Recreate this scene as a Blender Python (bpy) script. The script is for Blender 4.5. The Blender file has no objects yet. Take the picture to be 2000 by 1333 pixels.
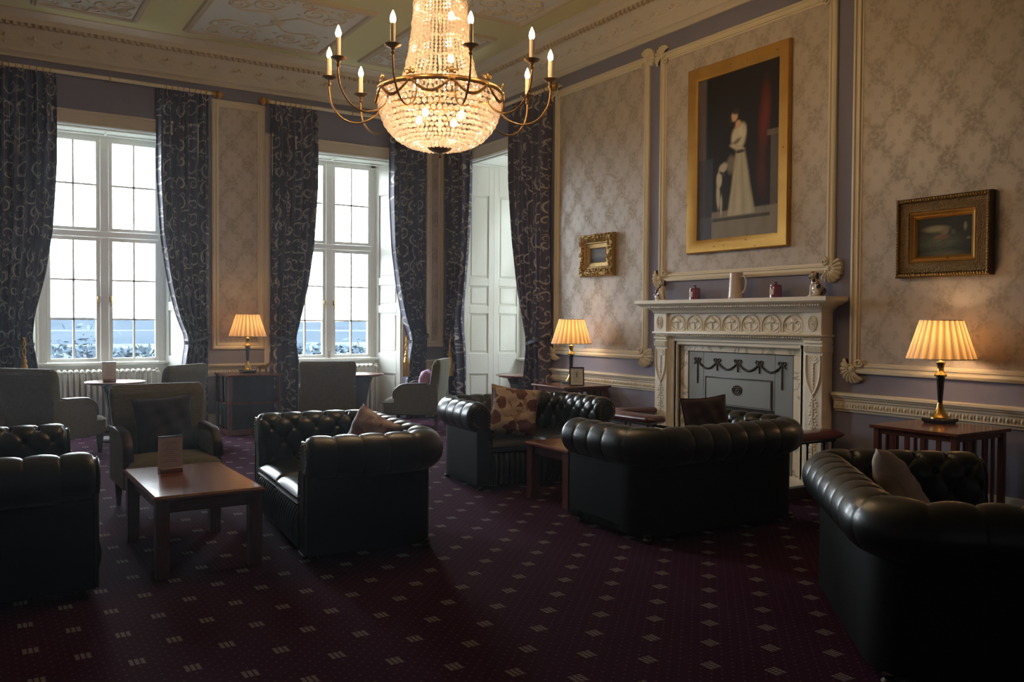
import bpy, math, random
import numpy as np
from mathutils import Vector, Matrix
PI = math.pi
random.seed(7); rng = np.random.RandomState(7)
sc = bpy.context.scene
COL = sc.collection

# ------------------------------------------------------------------ camera, sky, exposure
XR, YW, ZC = 6.57, 12.12, 5.13          # right wall plane, window wall plane, ceiling height
XL, YF = -0.45, -1.6                    # left wall, wall behind the camera
F_PX, YAW, PITCH, ROLL = 1688.8, math.radians(32.526), math.radians(1.300), math.radians(0.370)
cam = bpy.data.cameras.new('camera'); cam_o = bpy.data.objects.new('camera', cam); COL.objects.link(cam_o)
cam.sensor_width = 36; cam.lens = F_PX / 2000 * 36; cam.clip_start = .05; cam.clip_end = 2000
_f = Vector((math.sin(YAW)*math.cos(PITCH), math.cos(YAW)*math.cos(PITCH), -math.sin(PITCH)))
_r = Vector((math.cos(YAW), -math.sin(YAW), 0)); _u = _r.cross(_f)
_R = math.cos(ROLL)*_r + math.sin(ROLL)*_u; _U = -math.sin(ROLL)*_r + math.cos(ROLL)*_u
cam_o.matrix_world = Matrix(((_R.x,_U.x,-_f.x,0),(_R.y,_U.y,-_f.y,0),(_R.z,_U.z,-_f.z,1.5),(0,0,0,1)))
sc.camera = cam_o
sc.view_settings.view_transform = 'Standard'; sc.view_settings.look = 'None'
sc.view_settings.exposure = 1.42; sc.view_settings.gamma = 1.0; sc.view_settings.use_curve_mapping = False
SKY = 11.0
w = bpy.data.worlds.new('overcast_sky'); sc.world = w; w.use_nodes = True
nt = w.node_tree; nt.nodes.clear()
_o = nt.nodes.new('ShaderNodeOutputWorld'); _b = nt.nodes.new('ShaderNodeBackground'); _n = nt.nodes.new('ShaderNodeTexNoise')
_cr = nt.nodes.new('ShaderNodeValToRGB'); _n.inputs['Scale'].default_value = 2.0
_cr.color_ramp.elements[0].color = (.80,.90,1,1); _cr.color_ramp.elements[1].color = (.92,.97,1,1)
nt.links.new(_n.outputs['Fac'], _cr.inputs[0]); nt.links.new(_cr.outputs[0], _b.inputs[0])
_b.inputs[1].default_value = SKY; nt.links.new(_b.outputs[0], _o.inputs[0])
try:
    sc.cycles.max_bounces = 8; sc.cycles.diffuse_bounces = 5; sc.cycles.transparent_max_bounces = 16; sc.cycles.transmission_bounces = 6
    sc.cycles.sample_clamp_indirect = 4.0; sc.cycles.use_denoising = True; sc.cycles.caustics_reflective = False
except Exception: pass
def portal(name, loc, sx, sy, rot):
    l = bpy.data.lights.new(name, 'AREA'); l.shape = 'RECTANGLE'; l.size = sx; l.size_y = sy; l.cycles.is_portal = True
    o = bpy.data.objects.new(name, l); COL.objects.link(o); o.location = loc; o.rotation_euler = rot
WIN_X = (1.615, 4.73); WIN3_Y = 10.72
for cx in WIN_X: portal('sky_portal', (cx, YW+.62, 2.4), 1.4, 3.0, (-PI/2, 0, 0))
portal('sky_portal', (XR+1.0, WIN3_Y, 2.4), 1.4, 3.0, (-PI/2, 0, -PI/2))

# ------------------------------------------------------------------ materials
MAT = {}
def nodes(name):
    m = bpy.data.materials.new(name); m.use_nodes = True; MAT[name] = m
    t = m.node_tree; p = t.nodes['Principled BSDF']
    if name == 'leather_dark': p.inputs['Specular IOR Level'].default_value = .12
    return m, t, p
def N(t, kind, **kw):
    n = t.nodes.new('ShaderNode'+kind)
    for k, v in kw.items():
        if k in n.bl_rna.properties.keys(): setattr(n, k, v)
        else: n.inputs[k.replace('_',' ')].default_value = v
    return n
def L(t, a, b): t.links.new(a, b)
def M_(t, op, a, b=None, c=None, clamp=False):
    n = t.nodes.new('ShaderNodeMath'); n.operation = op; n.use_clamp = clamp
    for i, v in enumerate((a, b, c)):
        if v is None: continue
        if isinstance(v, (int, float)): n.inputs[i].default_value = v
        else: L(t, v, n.inputs[i])
    return n.outputs[0]
def mixc(t, fac, a, b):
    n = t.nodes.new('ShaderNodeMix'); n.data_type = 'RGBA'
    if isinstance(fac, (int, float)): n.inputs[0].default_value = fac
    else: L(t, fac, n.inputs[0])
    for i, v in ((6, a), (7, b)):
        if isinstance(v, tuple): n.inputs[i].default_value = (*v[:3], 1)
        else: L(t, v, n.inputs[i])
    return n.outputs[2]
def bump(t, p, h, strength=.3, dist=.01):
    b = N(t, 'Bump'); b.inputs['Strength'].default_value = strength; b.inputs['Distance'].default_value = dist
    L(t, h, b.inputs['Height']); L(t, b.outputs[0], p.inputs['Normal'])
def simple(name, col, rough=.5, metal=0, noise=0, nscale=40, coat=0, bmp=0, bscale=None):
    m, t, p = nodes(name)
    p.inputs['Base Color'].default_value = (*col, 1); p.inputs['Roughness'].default_value = rough
    p.inputs['Metallic'].default_value = metal
    if coat: p.inputs['Coat Weight'].default_value = coat; p.inputs['Coat Roughness'].default_value = .12
    if noise or bmp:
        tc = N(t, 'TexCoord'); nz = N(t, 'TexNoise', Scale=nscale, Detail=4.0); L(t, tc.outputs['Object'], nz.inputs['Vector'])
        if noise:
            L(t, mixc(t, nz.outputs['Fac'], tuple(c*(1-noise) for c in col), tuple(min(1,c*(1+noise)) for c in col)), p.inputs['Base Color'])
        if bmp:
            n2 = N(t, 'TexNoise', Scale=bscale or nscale, Detail=3.0); L(t, tc.outputs['Object'], n2.inputs['Vector'])
            bump(t, p, n2.outputs['Fac'], bmp)
    return m
simple('mauve_paint', (.20,.19,.265), .75, noise=.05, nscale=3, bmp=.04, bscale=120)
simple('cream_plaster', (.68,.60,.45), .55, noise=.05, nscale=6)
simple('cornice_plaster', (.60,.53,.43), .6, noise=.06, nscale=5)
simple('ceiling_yellow', (.62,.56,.30), .8, noise=.04, nscale=1.5)
simple('ceiling_panel', (.62,.60,.57), .8, noise=.04, nscale=2)
simple('ceiling_relief', (.56,.47,.34), .7)
simple('panel_bead', (.52,.42,.30), .6)
simple('white_gloss', (.78,.79,.74), .35, noise=.02, nscale=4)
simple('radiator_paint', (.74,.74,.66), .35)
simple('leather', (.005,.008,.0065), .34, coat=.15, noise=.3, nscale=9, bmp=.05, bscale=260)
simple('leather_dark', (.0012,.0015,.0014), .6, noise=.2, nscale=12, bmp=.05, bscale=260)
simple('leather_red', (.085,.012,.010), .28, coat=.3, bmp=.05, bscale=200)
simple('brass_stud', (.55,.38,.14), .3, 1)
simple('black_iron', (.015,.014,.013), .45, .6)
simple('ebony', (.012,.011,.012), .25, coat=.3)
simple('brass', (.62,.40,.12), .24, 1, noise=.1, nscale=20)
simple('antique_brass', (.34,.19,.07), .36, 1, noise=.2, nscale=30)
simple('candle_tube', (.75,.66,.5), .5)
simple('marble_white', (.82,.78,.68), .38, noise=.05, nscale=8)
simple('steel', (.21,.205,.19), .42, .35, noise=.15, nscale=4, bmp=.03, bscale=30)
simple('steel_dark', (.07,.068,.065), .45, .8)
simple('soot', (.006,.006,.006), .9)
simple('card', (.62,.56,.56), .6)
simple('card_blue', (.10,.11,.22), .5)
simple('print_grey', (.36,.33,.33), .6)
simple('paper', (.72,.74,.74), .6)
simple('glass_purple', (.22,.07,.14), .08, coat=1)
simple('jug_glaze', (.62,.52,.48), .16, noise=.1, nscale=18, coat=.6)
simple('dog_white', (.62,.55,.48), .15, coat=.6)
simple('dog_black', (.03,.022,.03), .15, coat=.6)
simple('dog_rust', (.30,.09,.04), .2, coat=.6)
simple('bronze_animal', (.20,.13,.06), .4, .5)
simple('cushion_plum', (.010,.007,.011), .75, bmp=.2, bscale=90)
simple('cushion_brown', (.045,.014,.013), .55, bmp=.2, bscale=60)
simple('cushion_pink', (.45,.22,.42), .7)
simple('piping_pale', (.6,.5,.48), .4)
simple('stone', (.4,.4,.4), .8)
simple('bark', (.10,.10,.12), .9)
simple('terracotta', (.25,.09,.05), .8)
simple('blocker_dark', (.10,.095,.08), .9)

def wood(name, c1, c2, rough=.3, axis=0, scale=1.0, coat=.3):
    m, t, p = nodes(name)
    tc = N(t, 'TexCoord'); mp = N(t, 'Mapping'); L(t, tc.outputs['Object'], mp.inputs[0])
    s = [14*scale]*3; s[axis] = 1.3*scale; mp.inputs['Scale'].default_value = s
    nz = N(t, 'TexNoise', Scale=1.0, Detail=3.0, Distortion=.6); L(t, mp.outputs[0], nz.inputs['Vector'])
    r = M_(t, 'FRACT', M_(t, 'MULTIPLY', nz.outputs['Fac'], 9.0))
    r = M_(t, 'POWER', r, 1.6)
    f = N(t, 'TexNoise', Scale=6.0, Detail=5.0); L(t, mp.outputs[0], f.inputs['Vector'])
    g = M_(t, 'ADD', M_(t, 'MULTIPLY', r, .7), M_(t, 'MULTIPLY', f.outputs['Fac'], .3))
    L(t, mixc(t, g, c1, c2), p.inputs['Base Color']); p.inputs['Roughness'].default_value = rough
    p.inputs['Coat Weight'].default_value = coat; p.inputs['Coat Roughness'].default_value = .15
    bump(t, p, r, .08, .002)
wood('oak_red', (.27,.10,.05), (.12,.038,.018), .20)
wood('mahogany', (.17,.05,.025), (.07,.018,.010), .25)
wood('mahogany_up', (.17,.05,.025), (.07,.018,.010), .3, axis=2)
wood('dark_wood', (.026,.011,.008), (.011,.006,.005), .45, axis=2, coat=0)

def cloth_rib(name, col, axis=2, freq=90):
    m, t, p = nodes(name); tc = N(t, 'TexCoord'); sx = N(t, 'SeparateXYZ'); L(t, tc.outputs['Object'], sx.inputs[0])
    s = M_(t, 'SINE', M_(t, 'MULTIPLY', sx.outputs[axis], freq*2*PI/1.0))
    nz = N(t, 'TexNoise', Scale=30.0); L(t, tc.outputs['Object'], nz.inputs['Vector'])
    f = M_(t, 'ADD', M_(t, 'MULTIPLY', s, .10), nz.outputs['Fac'])
    L(t, mixc(t, f, tuple(c*.75 for c in col), tuple(c*1.25 for c in col)), p.inputs['Base Color'])
    p.inputs['Roughness'].default_value = .85; p.inputs['Sheen Weight'].default_value = .25; p.inputs['Sheen Roughness'].default_value = .4
    bump(t, p, s, .25, .002)
cloth_rib('olive_cloth', (.112,.106,.064), 2, 60)

def spiral(t, vec, scale, rnd, turns, width, rad):
    """scroll motif: in every cell of a jittered lattice one spiral stroke with a random turn"""
    v = N(t, 'TexVoronoi', voronoi_dimensions='2D', Scale=scale, Randomness=rnd); L(t, vec, v.inputs['Vector'])
    sc_ = N(t, 'VectorMath', operation='SCALE'); L(t, vec, sc_.inputs[0]); sc_.inputs[3].default_value = 1.0
    d = N(t, 'VectorMath', operation='SUBTRACT'); L(t, sc_.outputs[0], d.inputs[0]); L(t, v.outputs['Position'], d.inputs[1])
    s = N(t, 'SeparateXYZ'); L(t, d.outputs[0], s.inputs[0])
    c = N(t, 'SeparateColor'); L(t, v.outputs['Color'], c.inputs[0])
    r = M_(t, 'MULTIPLY', M_(t, 'SQRT', M_(t, 'ADD', M_(t, 'MULTIPLY', s.outputs[0], s.outputs[0]), M_(t, 'MULTIPLY', s.outputs[1], s.outputs[1]))), scale)
    sgn = M_(t, 'SUBTRACT', M_(t, 'MULTIPLY', M_(t, 'GREATER_THAN', c.outputs[1], .5), 2.0), 1.0)
    th = M_(t, 'DIVIDE', M_(t, 'ARCTAN2', s.outputs[1], s.outputs[0]), 2*PI)
    th = M_(t, 'ADD', M_(t, 'MULTIPLY', th, sgn), c.outputs[0])
    f = M_(t, 'FRACT', M_(t, 'SUBTRACT', M_(t, 'MULTIPLY', r, turns), th))
    line = M_(t, 'LESS_THAN', M_(t, 'ABSOLUTE', M_(t, 'SUBTRACT', f, .5)), width)
    m1 = M_(t, 'LESS_THAN', r, rad)
    return M_(t, 'MULTIPLY', line, m1)
def scroll_fabric(name, ground, motif, rough=.6):
    m, t, p = nodes(name); uv = N(t, 'UVMap')
    a = spiral(t, uv.outputs[0], 4.0, .45, 2.0, .085, .50)
    mp = N(t, 'Mapping'); L(t, uv.outputs[0], mp.inputs[0]); mp.inputs['Location'].default_value = (.37,.11,0)
    b = spiral(t, mp.outputs[0], 7.5, .8, 1.4, .085, .38)
    k = M_(t, 'MAXIMUM', a, M_(t, 'MULTIPLY', b, .75))
    nz = N(t, 'TexNoise', Scale=25.0); L(t, uv.outputs[0], nz.inputs['Vector'])
    g = mixc(t, nz.outputs['Fac'], tuple(c*.7 for c in ground), tuple(c*1.3 for c in ground))
    L(t, mixc(t, M_(t, 'MULTIPLY', k, .8), g, motif), p.inputs['Base Color'])
    L(t, M_(t, 'SUBTRACT', rough, M_(t, 'MULTIPLY', k, .15)), p.inputs['Roughness'])
    p.inputs['Sheen Weight'].default_value = .15
    bump(t, p, k, .25, .002)
scroll_fabric('curtain_cloth', (.060,.056,.112), (.50,.44,.42))
simple('tieback_cloth', (.05,.042,.075), .8, bmp=.1)

def wallpaper(name, base, fig):
    m, t, p = nodes(name); tc = N(t, 'TexCoord')
    s = N(t, 'SeparateXYZ'); L(t, tc.outputs['Object'], s.inputs[0])
    X, Z = s.outputs[0], s.outputs[2]
    nz = N(t, 'TexNoise', Scale=9.0, Detail=3.0); L(t, tc.outputs['Object'], nz.inputs['Vector'])
    w1 = M_(t, 'SUBTRACT', nz.outputs['Fac'], .5)
    a = M_(t, 'ADD', M_(t, 'MULTIPLY', X, 2*PI/.42), M_(t, 'MULTIPLY', w1, 1.6))
    b = M_(t, 'ADD', M_(t, 'MULTIPLY', Z, 2*PI/.56), M_(t, 'MULTIPLY', w1, 1.6))
    lat = M_(t, 'ABSOLUTE', M_(t, 'ADD', M_(t, 'COSINE', a), M_(t, 'COSINE', b)))          # ogee lattice
    l1 = M_(t, 'SUBTRACT', 1.0, M_(t, 'MULTIPLY', lat, 1.3), clamp=True)
    c2 = M_(t, 'MULTIPLY', M_(t, 'COSINE', M_(t, 'MULTIPLY', a, 3.0)), M_(t, 'COSINE', M_(t, 'MULTIPLY', b, 3.0)))
    l2 = M_(t, 'GREATER_THAN', c2, .35)
    n2 = N(t, 'TexNoise', Scale=34.0, Detail=2.0); L(t, tc.outputs['Object'], n2.inputs['Vector'])
    lf = M_(t, 'GREATER_THAN', n2.outputs['Fac'], .47)
    k = M_(t, 'MULTIPLY', M_(t, 'ADD', M_(t, 'MULTIPLY', l1, .9), M_(t, 'MULTIPLY', l2, .45), clamp=True), M_(t, 'ADD', M_(t, 'MULTIPLY', lf, .6), .4))
    L(t, mixc(t, k, base, fig), p.inputs['Base Color'])
    L(t, M_(t, 'ADD', M_(t, 'MULTIPLY', k, .25), .42), p.inputs['Roughness'])
wallpaper('damask_paper', (.50,.435,.375), (.36,.30,.235))

def carpet():
    m, t, p = nodes('carpet'); tc = N(t, 'TexCoord'); s = N(t, 'SeparateXYZ'); L(t, tc.outputs['Object'], s.inputs[0])
    P = .385
    def cell(ox, oy, size, period):
        u = M_(t, 'SUBTRACT', M_(t, 'FRACT', M_(t, 'ADD', M_(t, 'DIVIDE', M_(t, 'SUBTRACT', s.outputs[0], ox), period), .5)), .5)
        v = M_(t, 'SUBTRACT', M_(t, 'FRACT', M_(t, 'ADD', M_(t, 'DIVIDE', M_(t, 'SUBTRACT', s.outputs[1], oy), period), .5)), .5)
        h = size/period/2
        return M_(t, 'MULTIPLY', M_(t, 'LESS_THAN', M_(t, 'ABSOLUTE', u), h), M_(t, 'LESS_THAN', M_(t, 'ABSOLUTE', v), h)), u, v
    ks = []
    for ox, oy in ((3.146, 5.0), (3.146+P/2, 5.0+P/2)):
        k, u, v = cell(ox, oy, .070, P)
        # a motif is three columns of short tufted bars with gaps
        gu = M_(t, 'LESS_THAN', M_(t, 'FRACT', M_(t, 'ADD', M_(t, 'MULTIPLY', u, P/.0233), .5)), .74)
        gv = M_(t, 'LESS_THAN', M_(t, 'FRACT', M_(t, 'ADD', M_(t, 'MULTIPLY', v, P/.0175), .5)), .72)
        ks.append(M_(t, 'MULTIPLY', k, M_(t, 'MULTIPLY', gu, gv)))
    big = M_(t, 'MAXIMUM', *ks)
    d1, _, _ = cell(3.146, 5.0, .011, P/6); d2, _, _ = cell(3.146+P/12, 5.0+P/12, .009, P/6)
    nz = N(t, 'TexNoise', Scale=420.0, Detail=2.0); L(t, tc.outputs['Object'], nz.inputs['Vector'])
    n2 = N(t, 'TexNoise', Scale=1.2, Detail=4.0); L(t, tc.outputs['Object'], n2.inputs['Vector'])
    g = mixc(t, nz.outputs['Fac'], (.019,.0025,.012), (.054,.010,.036))
    g = mixc(t, M_(t, 'MULTIPLY', n2.outputs['Fac'], .35), g, (.013,.004,.008))
    g = mixc(t, M_(t, 'MULTIPLY', M_(t, 'MAXIMUM', d1, d2), .3), g, (.22,.14,.13))
    g = mixc(t, M_(t, 'MULTIPLY', big, .8), g, (.27,.24,.21))
    L(t, g, p.inputs['Base Color']); p.inputs['Roughness'].default_value = .95
    p.inputs['Specular IOR Level'].default_value = .06; p.inputs['Sheen Weight'].default_value = .03; p.inputs['Sheen Tint'].default_value = (.7,.2,.5,1); p.inputs['Sheen Roughness'].default_value = .5
    bump(t, p, nz.outputs['Fac'], .6, .004)
carpet()

def veined():
    m, t, p = nodes('marble_veined'); tc = N(t, 'TexCoord')
    n = N(t, 'TexNoise', Scale=3.2, Detail=6.0, Distortion=1.4); L(t, tc.outputs['Object'], n.inputs['Vector'])
    v = M_(t, 'SUBTRACT', 1.0, M_(t, 'MULTIPLY', M_(t, 'ABSOLUTE', M_(t, 'SUBTRACT', n.outputs['Fac'], .5)), 22.0), clamp=True)
    n2 = N(t, 'TexNoise', Scale=2.0, Detail=2.0); L(t, tc.outputs['Object'], n2.inputs['Vector'])
    base = mixc(t, n2.outputs['Fac'], (.84,.79,.67), (.74,.64,.46))
    L(t, mixc(t, M_(t, 'MULTIPLY', v, .8), base, (.22,.22,.18)), p.inputs['Base Color']); p.inputs['Roughness'].default_value = .25
veined()
def goldleaf():
    m, t, p = nodes('gold_leaf'); tc = N(t, 'TexCoord')
    n = N(t, 'TexNoise', Scale=5.0, Detail=5.0); L(t, tc.outputs['Object'], n.inputs['Vector'])
    v = N(t, 'TexVoronoi', Scale=9.0); L(t, tc.outputs['Object'], v.inputs['Vector'])
    k = M_(t, 'LESS_THAN', v.outputs['Distance'], .10)
    g = mixc(t, n.outputs['Fac'], (.46,.22,.045), (.66,.40,.10))
    L(t, mixc(t, M_(t, 'MULTIPLY', k, .7), g, (.16,.06,.02)), p.inputs['Base Color'])
    p.inputs['Metallic'].default_value = .75; p.inputs['Roughness'].default_value = .38
goldleaf()
def gilt(name, c1, c2, sc_=60, st=.8):
    m, t, p = nodes(name); tc = N(t, 'TexCoord')
    n = N(t, 'TexNoise', Scale=float(sc_), Detail=3.0); L(t, tc.outputs['Object'], n.inputs['Vector'])
    L(t, mixc(t, n.outputs['Fac'], c1, c2), p.inputs['Base Color']); p.inputs['Metallic'].default_value = .7; p.inputs['Roughness'].default_value = .42
    bump(t, p, n.outputs['Fac'], st, .01)
gilt('gilt_ornate', (.16,.07,.02), (.62,.42,.14)); gilt('gilt_old', (.045,.022,.008), (.22,.13,.035), 90, .9)
gilt('gilt_smooth', (.42,.22,.05), (.60,.34,.09), 8, .05)

def floral(name, ground, c1, c2, scale=7.0, th=.53, petal=.66):
    m, t, p = nodes(name); tc = N(t, 'TexCoord')
    mp = N(t, 'Mapping'); L(t, tc.outputs['Object'], mp.inputs[0])
    n = N(t, 'TexNoise', Scale=scale, Detail=2.5, Distortion=1.0); L(t, mp.outputs[0], n.inputs['Vector'])
    v = N(t, 'TexVoronoi', Scale=scale*.9); L(t, mp.outputs[0], v.inputs['Vector'])
    a = M_(t, 'GREATER_THAN', n.outputs['Fac'], th)
    nw = N(t, 'TexNoise', Scale=scale*3.0, Detail=2.0); L(t, mp.outputs[0], nw.inputs['Vector'])
    b = M_(t, 'LESS_THAN', M_(t, 'ADD', v.outputs['Distance'], M_(t, 'MULTIPLY', nw.outputs['Fac'], .45)), petal)
    n2 = N(t, 'TexNoise', Scale=scale*5, Detail=2.0); L(t, mp.outputs[0], n2.inputs['Vector'])
    g = mixc(t, M_(t, 'MULTIPLY', a, .8), ground, c2)
    fl = mixc(t, n2.outputs['Fac'], tuple(c*.5 for c in c1), tuple(c*1.4 for c in c1))
    L(t, mixc(t, b, g, fl), p.inputs['Base Color']); p.inputs['Roughness'].default_value = .6
floral('floral_cream', (.50,.40,.31), (.15,.05,.045), (.28,.15,.08), 7.5, .54)
floral('floral_mauve', (.52,.44,.45), (.30,.19,.23), (.40,.31,.35), 13.0, .5)
floral('floral_beige', (.50,.41,.34), (.035,.015,.02), (.40,.31,.24), 3.4, .6, .50)

def paint_attr(name, rough=.4):
    m, t, p = nodes(name); a = N(t, 'Attribute'); a.attribute_name = 'paint'
    L(t, a.outputs['Color'], p.inputs['Base Color']); p.inputs['Roughness'].default_value = rough; p.inputs['Specular IOR Level'].default_value = .25
paint_attr('oil_paint', .6)
def emis(name, col, s):
    m, t, p = nodes(name); p.inputs['Base Color'].default_value = (*col, 1)
    p.inputs['Emission Color'].default_value = (*col, 1); p.inputs['Emission Strength'].default_value = s
emis('flame_bulb', (1,.67,.33), 135)
emis('inner_bulb', (1,.62,.30), 18)
def shade():
    m, t, p = nodes('pleated_silk'); t.nodes.remove(p); out = t.nodes['Material Output']
    d = N(t, 'BsdfDiffuse'); d.inputs[0].default_value = (.75,.66,.52,1)
    tr = N(t, 'BsdfTranslucent'); tr.inputs[0].default_value = (.88,.58,.27,1)
    tc = N(t, 'TexCoord'); sx = N(t, 'SeparateXYZ'); L(t, tc.outputs['Object'], sx.inputs[0])
    fr = M_(t, 'FRACT', M_(t, 'MULTIPLY', M_(t, 'DIVIDE', M_(t, 'ARCTAN2', sx.outputs[1], sx.outputs[0]), 2*PI), 24.0))
    fd = M_(t, 'MULTIPLY', M_(t, 'ABSOLUTE', M_(t, 'SUBTRACT', fr, .5)), 2.0)       # the silk lies double along one side of each pleat
    mx = N(t, 'MixShader'); L(t, M_(t, 'ADD', M_(t, 'MULTIPLY', M_(t, 'POWER', fd, 1.5), .42), .14), mx.inputs[0])
    L(t, d.outputs[0], mx.inputs[1]); L(t, tr.outputs[0], mx.inputs[2]); L(t, mx.outputs[0], out.inputs[0])
shade()
def crystal(name, k_tl, k_tp):
    m, t, p = nodes(name); t.nodes.remove(p); out = t.nodes['Material Output']
    g = N(t, 'BsdfGlossy'); g.inputs['Roughness'].default_value = .08; g.inputs[0].default_value = (1,.95,.88,1)
    tl = N(t, 'BsdfTranslucent'); tl.inputs[0].default_value = (.95,.85,.76,1)
    tp = N(t, 'BsdfTransparent'); tp.inputs[0].default_value = (.97,.93,.86,1)
    a = N(t, 'MixShader'); a.inputs[0].default_value = k_tl; L(t, g.outputs[0], a.inputs[1]); L(t, tl.outputs[0], a.inputs[2])
    b = N(t, 'MixShader'); b.inputs[0].default_value = k_tp; L(t, a.outputs[0], b.inputs[1]); L(t, tp.outputs[0], b.inputs[2])
    L(t, b.outputs[0], out.inputs[0])
crystal('crystal', .60, .22)
def glass():
    m, t, p = nodes('window_glass'); t.nodes.remove(p); out = t.nodes['Material Output']
    g = N(t, 'BsdfGlossy'); g.inputs['Roughness'].default_value = .02
    tp = N(t, 'BsdfTransparent'); tp.inputs[0].default_value = (.96,.985,.98,1)
    fr = N(t, 'LayerWeight'); fr.inputs[0].default_value = .12
    a = N(t, 'MixShader'); L(t, fr.outputs['Fresnel'], a.inputs[0]); L(t, tp.outputs[0], a.inputs[1]); L(t, g.outputs[0], a.inputs[2])
    L(t, a.outputs[0], out.inputs[0])
glass()
def land(name, c1, c2, s):
    m, t, p = nodes(name); tc = N(t, 'TexCoord'); n = N(t, 'TexNoise', Scale=s, Detail=5.0); L(t, tc.outputs['Object'], n.inputs['Vector'])
    cr = N(t, 'ValToRGB'); cr.color_ramp.elements[0].position = .38; cr.color_ramp.elements[1].position = .62
    cr.color_ramp.elements[0].color = (*c1, 1); cr.color_ramp.elements[1].color = (*c2, 1)
    L(t, n.outputs['Fac'], cr.inputs[0]); L(t, cr.outputs[0], p.inputs['Base Color']); p.inputs['Roughness'].default_value = 1; p.inputs['Specular IOR Level'].default_value = 0
land('meadow', (.030,.038,.033), (.046,.054,.044), .05); land('far_hill', (.017,.023,.030), (.021,.027,.034), .02)  # blue of the distance haze is put into the hill colour
land('winter_foliage', (.024,.034,.050), (.034,.046,.054), 1.5)  # bluish haze painted into the colour of twigs and hedges

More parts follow.
